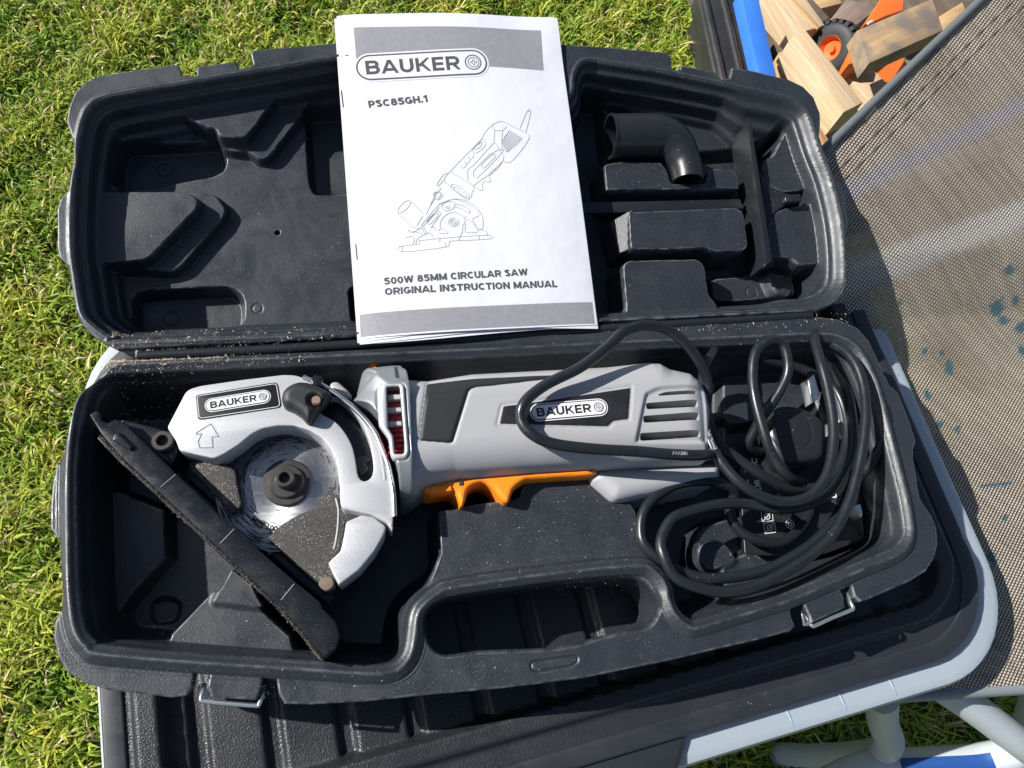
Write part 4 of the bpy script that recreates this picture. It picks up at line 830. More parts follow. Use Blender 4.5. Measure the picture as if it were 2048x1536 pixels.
q = Z1([(1700, 262), (1722, 224), (1778, 238), (1762, 300), (1712, 292)], 19); plate('scale_clip', [rnd(q, .8)], 12, 20, .8, 'saw_black', saw)
# lower silver bracket with its rolled edge
br = rnd(B([(692, 1043), (725, 1029), (747, 1033), (772, 1052), (769, 1068), (750, 1102), (719, 1140), (678, 1171), (666, 1149), (656, 1127), (662, 1119), (681, 1102), (689, 1064)], 11), 1.5)
plate('shoe_bracket', [br], -12, 11, 1.2, 'alu', saw)
plate('bracket_gap', [B([(690, 1022), (715, 1026), (716, 1040), (692, 1046)], 4)], -8, 4, .3, 'steel_dark', saw)
# blade, flange and bolt
bc = P(574, 966, -5); blade_mat(bc[0], bc[1])
nT = 20; bp = []
for k in range(nT):
    for f_, r in ((0, 38.2), (.12, 39.6), (.2, 39.6), (.28, 38.0)):
        a = 2 * math.pi * (k + f_) / nT; bp.append((bc[0] + r * math.cos(a), bc[1] + r * math.sin(a)))
plate('saw_blade', [np.array(bp)], -6.2, -5, .1, 'blade', saw)
def arc_text(s, r, a0, hgt, mat_, z, par, bold=.02, cw=True):
    V, Fc = text2d(s, bold); V = V.copy() * hgt; th = a0 - V[:, 0] / r * (1 if cw else -1); rr = r + (V[:, 1] if cw else -V[:, 1])
    q = np.column_stack([bc[0] + rr * np.cos(th), bc[1] + rr * np.sin(th), np.full(len(V), z)]); mk('blade_print', q, fix_up(q[:, :2], Fc), mat_, par, smooth=0)
arc_text('FOR WOOD', 23, -.2, 3.0, 'print_dark', -4.85, saw); arc_text('10x1.0', 22, 2.35, 3.0, 'print_dark', -4.85, saw); arc_text('MIN 100', 27.5, 3.9, 3.4, 'print_dark', -4.85, saw, cw=False)
arc_text('Max 5500', 30, 2.9, 2.6, 'print_dark', -4.85, saw)
lathe('flange', (bc[0], bc[1], -5), [(13.2, 0), (13.2, 1.4), (12.5, 2.0), (9.8, 2.2), (9.2, 4.0), (8.7, 4.4), (6.4, 4.5)], 'steel_dark', saw, n=48)
lathe('blade_bolt', (bc[0], bc[1], -1), [(5.2, 0), (5.2, 7.0), (4.7, 8.0), (3.2, 8.0), (2.8, 7.4), (2.7, 3.0), (0, 2.8)], 'steel_dark', saw, n=30)
inner = B([(360, 905), (400, 800), (600, 765), (720, 840), (770, 960), (770, 1060), (680, 1170), (560, 1090), (470, 1030)], -14)
plate('inner_guard', [rnd(inner, 4)], -30, -12, 1.5, 'saw_black', saw)
cw_p = crom(B([(470, 890), (500, 872), (560, 856), (590, 858), (585, 870), (540, 878), (505, 905), (488, 935), (478, 960), (470, 930)], -2), 3, True)
plate('guard_lining', [cw_p], -8, -2, .5, 'steel_dark', saw)
# dusty black lower guard pieces
plate('dust_shield', [rnd(Z1([(905, 800), (950, 768), (1040, 772), (1180, 802), (1222, 842), (1228, 920), (1258, 1040), (1255, 1062), (1190, 1112), (1100, 1010)], 1), 2)], -4, 1, .8, 'saw_dusty', saw)
rs_p = rnd(Z3([(430, 1140), (520, 1052), (640, 982), (742, 945), (772, 930), (742, 905), (770, 870), (825, 850), (890, 862), (902, 945), (945, 968), (925, 1085), (895, 1225), (832, 1290), (872, 1400), (860, 1468), (800, 1486), (745, 1440)], 2), 1.5)
ds = plate('dust_shield', [rs_p], -10, 2, 1.0, 'saw_dusty', saw)
ra = crom(Z3([(868, 885), (885, 960), (882, 1060), (868, 1160), (855, 1210)], 2), 4); tube('shield_edge', np.column_stack([ra, np.full(len(ra), 2.1)]), .5, 'alu', ds, n=6)
# shoe (base plate) standing on edge and its bracket
shoe = rnd(B([(178, 829), (192, 821), (200, 824), (203, 840), (214, 846), (231, 838), (246, 842), (334, 930), (459, 1049), (560, 1138), (640, 1206), (644, 1216), (672, 1244), (680, 1272), (672, 1298), (650, 1315), (556, 1209), (434, 1094), (315, 982), (240, 913), (202, 868)], 16), .6)
sole = rnd(B([(200, 868), (238, 911), (314, 980), (433, 1092), (555, 1207), (650, 1313), (644, 1321), (550, 1214), (428, 1099), (309, 988), (234, 919), (194, 877)], 12), .6)
plate('sole_plate', [sole], -42, 12, .5, 'saw_black', saw)
sh_ = plate('shoe', [shoe], -42, 16, .9, 'saw_black', saw)
for a, b_ in (((321, 974), (351, 949)), ((440, 1087), (468, 1058)), ((562, 1200), (588, 1168))):
    v = B([a, b_], 16); tube('shoe_seam', np.column_stack([np.linspace(v[0], v[1], 3), np.full(3, 15.95)]), .2, 'alu_dark', sh_, n=5)
plate('shoe_step', [rnd(Z1([(440, 600), (470, 585), (562, 680), (545, 705), (430, 640)], 18), .8)], 15, 18, .8, 'saw_black', sh_)
brk = [(300, 870), (345, 930), (480, 1055), (600, 1165), (655, 1208), (668, 1190), (655, 1170), (530, 1070), (470, 1005), (400, 930), (360, 900)]
sl1 = [Z1([(850, 870), (880, 866), (1100, 1065), (1090, 1090), (1065, 1085)], -1)]; sl2 = [Z3([(420, 1270), (440, 1262), (655, 1470), (660, 1490), (640, 1490)], -1)]
plate('shoe_flange', [rnd(B(brk, -1), 1.5)] + [rnd(q, .8) for q in sl1 + sl2], -18, -7.5, .8, 'saw_black', saw)
plate('pivot_arm', [rnd(Z1([(470, 520), (500, 505), (762, 572), (850, 650), (856, 705), (800, 802), (740, 780)], 9), 2.5)], -10, 9, 1.5, 'saw_black', saw)
c = Z1([(752, 645)], 13)[0]; lathe('pivot_bolt', (*c, 8), [(5.6, 0), (5.6, 5.0), (5.0, 5.8), (3.2, 5.8), (2.8, 5.2), (2.7, 2), (0, 1.8)], 'steel_dark', saw, n=26)
c = P(653, 1168, 3); lathe('shoe_bolt', (c[0], c[1], 1.5), [(3.8, 0), (3.8, 2.6), (3.2, 3.2), (0, 3.3)], 'brass', saw, n=22)

# power cable, one run from the saw to the plug
cab = [(1440, 860, -4), (1436, 900, 0), (1405, 910, 20), (1340, 908, 26), (1270, 903, 27), (1190, 897, 27), (1110, 888, 27), (1062, 870, 28), (1042, 838, 30), (1050, 806, 31), (1092, 770, 32), (1160, 735, 33), (1212, 694, 33), (1250, 662, 32), (1292, 650, 30), (1334, 658, 27), (1372, 687, 23), (1402, 728, 16), (1416, 770, 8), (1412, 830, 2), (1440, 886, 0), (1471, 917, 0), (1521, 951, 0), (1568, 973, -2), (1609, 979, -4), (1660, 960, -8), (1690, 900, -12), (1690, 830, -14), (1660, 770, -16), (1600, 735, -18), (1540, 722, -18), (1475, 700, -14), (1440, 690, -8), (1422, 706, -2), (1408, 740, 4), (1402, 800, 8), (1412, 862, 12), (1438, 918, 14), (1477, 964, 15), (1521, 992, 15), (1568, 1006, 15), (1615, 994, 15), (1648, 957, 15), (1664, 901, 15), (1665, 845, 14), (1656, 776, 13), (1643, 723, 11), (1631, 685, 6), (1627, 668, -2), (1632, 672, -14), (1650, 700, -18), (1690, 770, -16), (1704, 839, -10), (1704, 901, -6), (1688, 948, -2), (1656, 989, 2), (1609, 1010, 3), (1552, 1019, 3), (1490, 1006, 2), (1437, 1010, 2), (1382, 1020, 3), (1343, 1039, 4), (1323, 1079, 5), (1327, 1112, 6), (1352, 1152, 6), (1400, 1176, 6), (1457, 1182, 6), (1516, 1170, 6), (1595, 1130, 7), (1658, 1076, 8), (1696, 1010, 9), (1714, 948, 10), (1727, 886, 11), (1732, 823, 11), (1726, 770, 10), (1711, 729, 8), (1686, 701, 2), (1658, 690, -8), (1640, 700, -20), (1660, 760, -26), (1700, 800, -24), (1737, 754, -12), (1757, 776, -6), (1773, 814, -4), (1776, 851, -4), (1762, 892, -5), (1738, 934, -7), (1710, 968, -9), (1674, 1034, -2), (1634, 1080, 0), (1575, 1119, 0), (1516, 1143, 0), (1437, 1157, 0), (1384, 1152, -2), (1330, 1125, -2), (1292, 1090, -2), (1280, 1052, -2), (1290, 1018, -2), (1314, 990, -2), (1350, 970, -2), (1396, 962, -2), (1443, 967, -2), (1470, 985, -6), (1462, 1020, -12), (1476, 1058, -14), (1510, 1080, -14), (1560, 1085, -16), (1600, 1060, -20), (1620, 1010, -24), (1608, 970, -12), (1578, 955, 6), (1548, 915, 9), (1528, 868, 12), (1510, 800, 14), (1505, 745, 15), (1513, 704, 16), (1538, 682, 17), (1564, 688, 16), (1579, 717, 14), (1574, 751, 11), (1556, 789, 7), (1531, 826, 1), (1512, 857, -6), (1500, 890, -14), (1520, 900, -20)]
cp = np.array([P(a, b, z) for a, b, z in cab]); cp = cp + np.concatenate([np.zeros((2, 3)), rng.normal(0, .35, (len(cp) - 2, 3))]); cpath = crom(cp, 7); pc = tube('power_cable', cpath, 3.2, 'cable', saw, n=14)
def cable_text(s, i0, hgt):
    V, Fc = text2d(s, .02); V = V * hgt; seg = cpath[i0:i0 + 60]; d = np.concatenate([[0], np.cumsum(np.linalg.norm(np.diff(seg, axis=0), axis=1))])
    x = np.interp(V[:, 0], d, seg[:, 0]); y = np.interp(V[:, 0], d, seg[:, 1]); z = np.interp(V[:, 0], d, seg[:, 2])
    t = np.array([np.interp(V[:, 0] + .5, d, seg[:, 0]) - x, np.interp(V[:, 0] + .5, d, seg[:, 1]) - y]).T; t /= np.linalg.norm(t, axis=1)[:, None] + 1e-9
    nr = np.stack([-t[:, 1], t[:, 0]], 1); o = V[:, 1] - hgt / 2
    q = np.column_stack([x + nr[:, 0] * o, y + nr[:, 1] * o, z + np.sqrt(np.clip(3.28 ** 2 - o ** 2, 0, None))]); mk('cable_print', q, fix_up(q[:, :2], Fc), 'cable_print', pc, smooth=0)
cable_text('H05VV-F', 18, 2.0); cable_text('2x0.75mm2', 252, 2.0); cable_text('OVAL3 BSI', 850, 2.0)
plug_p = rnd(Z5([(950, 650), (1050, 602), (1180, 620), (1282, 682), (1322, 760), (1312, 960), (1062, 1002), (985, 905), (942, 770)], -8), 5)
pf = pil(plug_p, -7, 5); pcc = Z5([(1092, 768)], -8)[0]
plg = shell('plug', plug_p, lambda x, y, s: pf(x, y) - 1.2 * smooth01((1.6 - np.hypot(x - pcc[0], y - pcc[1])) / .8) - .5 * np.exp(-((np.hypot(x - pcc[0], y - pcc[1]) - 14) / .6) ** 2), 'case_gloss', saw, step=.8, skirt=-30, edge=0)
for q in ([(1200, 440), (1245, 408), (1284, 560), (1232, 592)], [(1365, 520), (1412, 532), (1442, 700), (1402, 722)], [(1500, 1250), (1540, 1240), (1555, 1310), (1540, 1330)]):
    plate('plug_pin', [Z5(q, -14)], -24, -14, .6, 'zinc', plg)

# ------------------------------------------------------------------ blade pack lying under the cable
pk = thing('blade_pack', 'black printed card pack with white icons under the coiled cable', 'pack', (160, -130, -31))
pk_p = rnd(B([(1478, 930), (1560, 905), (1725, 940), (1728, 1080), (1650, 1108), (1490, 1112)], -26), 3)
plate('card', [pk_p], -31, -26, .6, 'label_black', pk)
def up_text(s, px, py, hgt):   # reads upwards in the picture
    V, Fc = text2d(s, .03); A = P(px, py, -25.8)[:2]; Bq = P(px - 4, py - 30, -25.8)[:2]; ex = (Bq - A) / np.linalg.norm(Bq - A); ey = np.array([-ex[1], ex[0]])
    q = A + np.outer(V[:, 0] * hgt, ex) + np.outer(V[:, 1] * hgt, ey); mk('print', np.column_stack([q, np.full(len(q), -25.85)]), fix_up(q, Fc), 'print_white', pk, smooth=0)
for t_, x_, y_, h_ in (('FOR DOC', 1524, 990, 4.2), ('AL', 1500, 985, 5), ('AD', 1676, 1010, 4.5), ('T-', 1625, 1030, 4), ('TCT', 1500, 945, 4)): up_text(t_, x_, y_, h_)
gs_ = []
for (cx, cy) in ((1535, 1033), (1540, 1056)):
    q = B([(cx - 13, cy - 10), (cx + 10, cy - 12), (cx + 12, cy + 9), (cx - 11, cy + 12)], -25.8)[::-1]; gs_.append(ring2d(q, .6)); gs_.append(ring2d(circ2d(*q.mean(0), 2.0, 12), .5)); gs_.append(strip2d([q[0], q[2]], .5))
for (cx, cy) in ((1580, 1048), (1584, 1072), (1573, 1030)):
    c = P(cx, cy, -25.8)[:2]; gs_.append(ring2d(circ2d(*c, 2.9, 20), .5)); gs_.append(ring2d(circ2d(*c, 1.5, 12), .6))
V, Fc = merge(gs_); mk('icon_print', np.column_stack([V, np.full(len(V), -25.85)]), fix_up(V, Fc), 'print_white', pk, smooth=0)

# ------------------------------------------------------------------ dust elbow and rip guide in the lid
el = thing('dust_elbow', 'black plastic dust pipe elbow nested in the open case lid', 'pipe elbow', tuple(LID @ np.array([150, 120, -40])))
ew = -12.0
ctr = [PL(*q, ew) for q in ((1219, 273), (1250, 273), (1290, 272), (1325, 275), (1350, 292), (1366, 318), (1374, 345), (1376, 362))]
ctr = crom(ctr, 6); nE = len(ctr); t_ = np.linspace(0, 1, nE); rad = np.interp(t_, [0, .35, .55, .75, 1], [15.2, 15.2, 14.0, 11.4, 10.6])
Vo, Fo = tube_geo(ctr, rad, 40, False); Vi, Fi = tube_geo(ctr, rad - 1.3, 40, False); nn = len(Vo)
Fc = Fo + [[i + nn for i in f[::-1]] for f in Fi]
for k in range(40):
    k2 = (k + 1) % 40; Fc.append([k2, k, nn + k, nn + k2]); b0 = (nE - 1) * 40; Fc.append([b0 + k, b0 + k2, nn + b0 + k2, nn + b0 + k])
mk('pipe', np.concatenate([Vo, Vi]), Fc, 'case_gloss', el, lid=True, smooth=45)
Vr, Fr = tube_geo([ctr[0] + (ctr[0] - ctr[1]) * .0, ctr[1] ], 15.7, 40, False); mk('rim', Vr, Fr, 'case_gloss', el, lid=True)

pg = thing('rip_guide', 'black steel rip guide with long bar and cross fence in the case lid', 'guide', tuple(LID @ np.array([170, 90, -30])))
V, Fc = boxgeo([(*PL(1120, 406, -19)[:2], -19), (*PL(1480, 398, -19)[:2], -19), (*PL(1488, 417, -19)[:2], -19), (*PL(1120, 428, -19)[:2], -19)][::-1], 3, .4); mk('bar', V, Fc, 'case_gloss', pg, lid=True)
V, Fc = boxgeo([(*PL(1494, 246, -6)[:2], -6), (*PL(1502, 245, -6)[:2], -6), (*PL(1545, 522, -6)[:2], -6), (*PL(1533, 530, -6)[:2], -6)][::-1], 26, .3); mk('fence', V, Fc, 'case_gloss', pg, lid=True)
V, Fc = boxgeo([(*PL(1518, 528, -10)[:2], -10), (*PL(1548, 522, -10)[:2], -10), (*PL(1550, 530, -10)[:2], -10), (*PL(1520, 538, -10)[:2], -10)][::-1], 5, .4); mk('fence_end', V, Fc, 'case_gloss', pg, lid=True)
plate('web', [rnd(L([(1520, 345), (1545, 375), (1575, 388), (1602, 392), (1604, 404), (1575, 408), (1550, 425), (1532, 450)], -14), 1.5)], -18, -14, .6, 'case_gloss', pg, lid=True)
plate('wing_nut', [rnd(L([(1568, 392), (1600, 388), (1604, 404), (1570, 406)], -9), 2)], -14, -8, 1.2, 'case_gloss', pg, lid=True)

# ------------------------------------------------------------------ instruction manual resting across the lid
mn = thing('instruction_manual', 'white stapled instruction booklet lying across the open case lid', 'booklet', tuple(LID @ np.array([-16, 110, 0])))
MO = np.array([-89.3, 1.6]); MW, MH = 147.3, 217.8
def man_h(x, y, k=1.0):
    a = np.clip((x - MO[0]) / MW, -.05, 1.05); b = (y - MO[1]) / MH
    bul = np.sin(np.pi * np.clip(a, 0, 1)) ** .8
    h = 2.2 + k * ((3.6 + .9 * np.cos(b * 5.0)) * bul + 1.2 * np.sin(a * 7 + b * 4) * bul * .5 - 1.0 * np.exp(-(a / .05) ** 2)) 
    return h + k * 2.2 * np.exp(-((a - 1) / .12) ** 2) * np.exp(-((b - .98) / .1) ** 2)
def sheet(name, dx, dy, k, dz, th, mat_, wob=0.0, nx=50, ny=60, x0=0.0, x1=1.0):
    us = np.linspace(x0, x1, nx); vs = np.linspace(0, 1, ny); U, Vv = np.meshgrid(us, vs); x = MO[0] + dx + U * MW; y = MO[1] + dy + Vv * MH
    y = y + wob * np.sin(U * 5 + dy) * (1 - Vv); x = x + .6 * np.sin(Vv * 3.0) * U
    z = man_h(x, y, k) + dz; T = np.stack([x, y, z], -1).reshape(-1, 3); Bm = T.copy(); Bm[:, 2] -= th; N_ = nx * ny
    G = np.arange(N_).reshape(ny, nx); q = np.stack([G[:-1, :-1], G[:-1, 1:], G[1:, 1:], G[1:, :-1]], -1).reshape(-1, 4)
    ring = np.concatenate([G[0, :-1], G[:-1, -1], G[-1, ::-1][:-1], G[::-1, 0][:-1]]); r2 = np.roll(ring, -1)
    Fc = np.concatenate([q, q[:, ::-1] + N_, np.stack([r2, ring, ring + N_, r2 + N_], 1)]); return mk(name, np.concatenate([T, Bm]), Fc, mat_, mn, lid=True, smooth=40)
sheet('page_block', 0.0, -.5, .55, -1.6, 1.0, 'paper', .5)
for i, (dx, dy, k, dz) in enumerate(((-1.6, -1.3, .6, -1.2), (.6, -2.4, .72, -.9), (-.3, -1.7, .8, -.6), (.2, -.8, .9, -.35))): sheet('page', dx, dy, k, dz, .12, 'paper', .9 + .3 * i)
cov = sheet('cover', 0, 0, 1.0, 0, .15, 'paper')
def ML(pts): return np.array([PL(a, b, 5.0)[:2] for a, b in pts])
def onp(q, lay): return np.column_stack([q, man_h(q[:, 0] , q[:, 1]) + .06 + .05 * lay])
def quadprint(name, pts, mat_, lay, nx=40, ny=10):
    p = ML(pts); U, Vv = np.meshgrid(np.linspace(0, 1, nx), np.linspace(0, 1, ny)); U, Vv = U.ravel()[:, None], Vv.ravel()[:, None]
    q = (p[3] * (1 - U) + p[2] * U) * (1 - Vv) + (p[0] * (1 - U) + p[1] * U) * Vv; G = np.arange(nx * ny).reshape(ny, nx)
    mk(name, onp(q, lay), np.stack([G[:-1, :-1], G[:-1, 1:], G[1:, 1:], G[1:, :-1]], -1).reshape(-1, 4), mat_, cov, lid=True, smooth=40)
quadprint('header_band', [(707, 51), (1082, 60), (1088, 138), (713, 124)], 'ink_grey', 1)
quadprint('footer_band', [(719, 626), (1186, 602), (1191, 645), (721, 671)], 'ink_grey', 1)
def mmap(x, y, lay):
    A = PL(740.8, 132.5, 5)[:2]; Bq = PL(946.7, 126.4, 5)[:2]; ex = (Bq - A) / 7.75; ey = np.array([-ex[1], ex[0]]); q = A + np.outer(x, ex) + np.outer(y, ey); return onp(q, 1 + lay)
logo(cov, mmap, 'ink_dark', 'paper', lid=True)
def line_text(s, pa, pb, cap, bold=.03):
    V, Fc = stext(s, .235, .1); A, Bq = ML([pa, pb]); ln = np.linalg.norm(Bq - A); ex = (Bq - A) / ln; ey = np.array([-ex[1], ex[0]])
    q = A + np.outer(V[:, 0] / V[:, 0].max() * ln, ex) + np.outer(V[:, 1] * cap, ey); mk('print_text', onp(q, 2), fix_up(q, Fc), 'ink_dark', cov, lid=True, smooth=0)
line_text('PSC85GH.1', (738, 213), (856, 203), 5.0); line_text('500W 85MM CIRCULAR SAW', (769, 569), (1056, 551), 4.5); line_text('ORIGINAL INSTRUCTION MANUAL', (770, 590), (1115, 574), 4.5)
def a3(pts): return ML([(650 + a / 3.657, 20 + b / 3.657) for a, b in pts])
def a4(pts): return ML([(760 + a / 4.655, 370 + b / 4.655) for a, b in pts])
def ell(cx, cy, rx, ry, rot, n=22):
    t = np.linspace(0, 2 * math.pi, n); c, s_ = math.cos(rot), math.sin(rot); return [(cx + rx * math.cos(k) * c - ry * math.sin(k) * s_, cy + rx * math.cos(k) * s_ + ry * math.sin(k) * c) for k in t]
dr = [a3(p) for p in ([(905, 1190), (1000, 1090), (1080, 1010), (1150, 935), (1165, 900), (1225, 840), (1285, 815), (1330, 830), (1400, 865), (1470, 895), (1495, 920), (1490, 945), (1440, 1020), (1355, 1115), (1300, 1105)], [(1425, 868), (1480, 735), (1507, 740), (1470, 890)], [(1480, 735), (1507, 740)], [(1130, 965), (1150, 940), (1175, 972), (1165, 1000), (1110, 1045), (1075, 1030), (1130, 965)], [(1120, 985), (1148, 960), (1140, 995), (1105, 1020), (1095, 1010)],
      [(1240, 965), (1090, 1130), (1040, 1180), (1085, 1285), (1300, 1105), (1285, 1040), (1240, 965)], [(1085, 1180), (1200, 1060), (1290, 1020), (1290, 1050), (1110, 1230), (1085, 1180)], [(1150, 1150), (1145, 1130), (1225, 1055), (1245, 1060), (1240, 1080), (1165, 1155), (1150, 1150)], [(1255, 1165), (1200, 1215), (1210, 1240), (1200, 1262), (1165, 1252), (1150, 1280), (1155, 1315), (1130, 1320), (1110, 1300), (1085, 1290)],
      [(1300, 1105), (1255, 1165), (1220, 1160)], [(905, 1190), (870, 1240), (920, 1290), (1050, 1385), (1075, 1330), (1085, 1290), (925, 1185)], [(920, 1290), (945, 1270), (1050, 1345), (1045, 1380), (1030, 1385), (930, 1310), (920, 1290)], [(950, 1290), (1030, 1350), (1020, 1370), (940, 1310), (950, 1290)], [(820, 1330), (800, 1345), (800, 1370), (830, 1390), (860, 1350), (820, 1330)], [(905, 1192), (870, 1200), (820, 1270), (830, 1285), (870, 1240)], [(850, 1300), (790, 1380), (740, 1500)], [(1225, 842), (1240, 880), (1300, 880), (1330, 850)], [(1240, 880), (1235, 960)], [(1300, 880), (1290, 960)], [(1350, 880), (1290, 970), (1330, 1040), (1440, 940)])]
for i in range(8): dr.append(a3([(1352 + i * 12, 880 + i * 7), (1290 + i * 5, 968 + i * 10)]))
for i in range(3): dr.append(a3([(990 + i * 27, 1135 - i * 32), (1012 + i * 27, 1155 - i * 32), (1035 + i * 27, 1128 - i * 32), (1018 + i * 27, 1110 - i * 32)]))
dr += [a4(p) for p in (ell(225, 200, 78, 30, -.78), [(285, 150), (410, 270)], [(160, 255), (300, 390), (380, 405)], [(345, 380), (370, 330), (400, 290)], [(540, 190), (470, 270), (390, 370), (385, 390), (425, 470)], [(550, 205), (490, 280), (410, 375), (405, 395), (440, 455)], [(540, 190), (620, 150), (700, 128), (800, 145), (880, 190), (940, 265), (960, 350), (950, 412), (905, 410), (880, 360), (860, 320), (925, 285)], [(545, 180), (640, 140), (720, 135), (850, 190), (935, 275)], [(560, 400), (560, 350), (600, 290), (690, 250), (780, 300)], [(570, 200), (600, 165), (660, 150), (692, 170), (690, 210), (640, 240), (600, 235), (570, 200)], ell(630, 210, 16, 10, 0, 12), [(700, 178), (760, 190), (835, 232), (835, 255), (815, 255), (760, 222), (700, 205)], ell(685, 350, 48, 40, 0), ell(685, 350, 32, 26, 0, 18), ell(685, 350, 17, 14, 0, 14),
      [(800, 320), (850, 340), (890, 390), (910, 440), (790, 440), (800, 370), (772, 370), (795, 345), (785, 310), (800, 300)], [(770, 370), (765, 440), (735, 490)], [(360, 520), (740, 485), (1020, 470), (1022, 505), (740, 520), (640, 530), (635, 575), (400, 610), (190, 620), (185, 570), (360, 555), (360, 520)], [(555, 500), (555, 535)], [(735, 485), (735, 525)], [(920, 475), (920, 512)], [(205, 570), (205, 618)], [(610, 540), (610, 580)], [(330, 560), (350, 500), (430, 455), (470, 450), (500, 500)], [(545, 430), (570, 405), (625, 440), (625, 455), (550, 450)], [(920, 412), (960, 420), (990, 440), (1000, 475)], [(440, 350), (500, 280), (540, 265), (530, 300), (460, 370), (440, 350)], [(430, 340), (515, 250), (565, 270), (470, 400)], [(240, 490), (300, 480), (320, 520), (300, 550)], [(380, 400), (300, 445), (260, 420), (390, 455)], [(480, 400), (500, 390), (520, 420)], [(500, 75), (530, 60), (570, 75), (535, 135), (505, 110), (500, 75)], [(470, 190), (520, 110)])]
gs_ = [strip2d(crom(p, 2) if len(p) > 2 else np.linspace(p[0], p[1], 4), .26) for p in dr]; V, Fc = merge(gs_)
mk('line_drawing', onp(V, 2), fix_up(V, Fc), 'ink_line', cov, lid=True, smooth=0)
for p in (((682, 174), (686, 208)), ((711, 484), (714, 515)), ((690, 104), (696, 106))):
    q = ML(p); q3 = onp(np.linspace(q[0], q[1], 4), 1); tube('staple', q3, .3, 'steel_dark', cov, n=6, lid=True)

# ------------------------------------------------------------------ timber and toys on the lawn behind
def Z6(pts): return [(1400 + a / 3.16, a_ / 3.16) for a, a_ in pts]
def timber(name, pts, z, th, mat_, label, group=None, b=1.5, dz=(0, 0, 0, 0)):
    t = np.array([P(a, c_, z + dz[i]) for i, (a, c_) in enumerate(Z6(pts))])
    ar = .5 * np.sum(t[:, 0] * np.roll(t[:, 1], -1) - np.roll(t[:, 0], -1) * t[:, 1]); t = t if ar > 0 else t[::-1]
    V, Fc = boxgeo(t, th, b); o = mk(name, V, Fc, mat_, smooth=30)
    me = o.data; d = t[1] - t[0]; d2 = t[2] - t[1]; d = d if np.linalg.norm(d) > np.linalg.norm(d2) else d2; d = d / np.linalg.norm(d)
    co = np.array([v.co for v in me.vertices]) * 1000; u = co @ d; w = co @ np.cross(d, [0, 0, 1]) + .7 * co[:, 2]
    l = me.uv_layers.new(name='UVMap'); li = np.zeros(len(me.loops), dtype=np.int32); me.loops.foreach_get('vertex_index', li)
    l.data.foreach_set('uv', (np.stack([u, w], 1) + rng.uniform(0, 500, 2))[li].astype(np.float32).ravel()); tag(o, label, 'timber', group); return o
timber('timber_block', [(578, 232), (662, 180), (1032, 648), (906, 712)], -225, 42, 'wood_pale', 'pale planed square timber resting against the toy wheel', 'timber offcuts behind the case')
timber('timber_block', [(410, -60), (600, -110), (790, 158), (640, 206)], -270, 40, 'wood_pale', 'pale grooved timber running behind the toy wheel', 'timber offcuts behind the case')
timber('timber_block', [(520, -60), (545, -68), (760, 172), (742, 180)], -268, 3, 'wood_tan', 'thin tan batten on the pale grooved timber', 'timber offcuts behind the case', .5)
timber('timber_block', [(906, 438), (1012, 356), (1250, 590), (1140, 720)], -285, 45, 'wood_pale', 'short pale timber under the lounger edge', 'timber offcuts behind the case')
timber('timber_block', [(995, 190), (1470, -10), (1540, 190), (1068, 402)], -215, 26, 'wood_half', 'broad weathered board lying across the orange toy', 'timber offcuts behind the case')
timber('timber_block', [(500, 330), (600, 300), (730, 440), (600, 545), (0, 0)][:4], -320, 60, 'wood_tan', 'tan square block standing under the planed timber', 'timber offcuts behind the case')
timber('timber_block', [(600, 512), (722, 455), (900, 840), (790, 930)], -300, 40, 'wood_brown', 'reddish brown board beside the case lid corner', 'timber offcuts behind the case')
timber('timber_block', [(795, 160), (930, -10), (1140, 40), (930, 205)], -275, 30, 'wood_grey', 'grey weathered offcut behind the toy wheel', 'timber offcuts behind the case')
timber('timber_block', [(440, 100), (560, 60), (720, 330), (620, 400)], -345, 35, 'wood_dark', 'dark damp block lying under the pale timber', 'timber offcuts behind the case')
timber('timber_block', [(1500, 110), (1660, 10), (1700, 110), (1530, 200)], -290, 40, 'wood_tan', 'tan timber end beneath the weathered board', 'timber offcuts behind the case')
for (pts, z, th, mt, lb) in (([(620, 20), (700, -20), (820, 110), (760, 150)], -300, 30, 'wood_dark', 'dark wet offcut wedged beside the grooved timber'), ([(1290, 120), (1400, 40), (1440, 110), (1330, 190)], -330, 30, 'wood_pale', 'small pale offcut showing below the weathered board'), ([(1180, 470), (1290, 380), (1350, 450), (1240, 550)], -345, 30, 'wood_grey', 'small grey offcut on the pallet by the lounger edge'), ([(700, -40), (860, -60), (900, 20), (740, 60)], -310, 28, 'wood_tan', 'tan offcut lying behind the toy wheel')):
    timber('timber_block', pts, z, th, mt, lb, 'timber offcuts behind the case')
plt_ = thing('pallet', 'dark weathered slatted pallet under the timber offcuts', 'pallet', (640, 620, G0))
for i in range(9):
    a = np.array([430.0 + i * 75, 880 - i * 8]); d = np.array([.25, -1.0]); d /= np.linalg.norm(d); w_ = np.array([-d[1], d[0]]) * 29
    q = [a - w_, a + w_, a + w_ + d * 560, a - w_ + d * 560]; V, Fc = boxgeo([(x, y, -378 + rng.uniform(-2, 2)) for x, y in q][::-1], 18, 1.5)
    o = mk('slat', V, Fc, 'wood_dark', plt_, smooth=30); l = o.data.uv_layers.new(name='UVMap'); 
    co = np.array([v.co for v in o.data.vertices]) * 1000; li = np.zeros(len(o.data.loops), dtype=np.int32); o.data.loops.foreach_get('vertex_index', li)
    l.data.foreach_set('uv', (np.stack([co[:, :2] @ d, co[:, :2] @ np.array([-d[1], d[0]])], 1) + i * 90)[li].astype(np.float32).ravel())
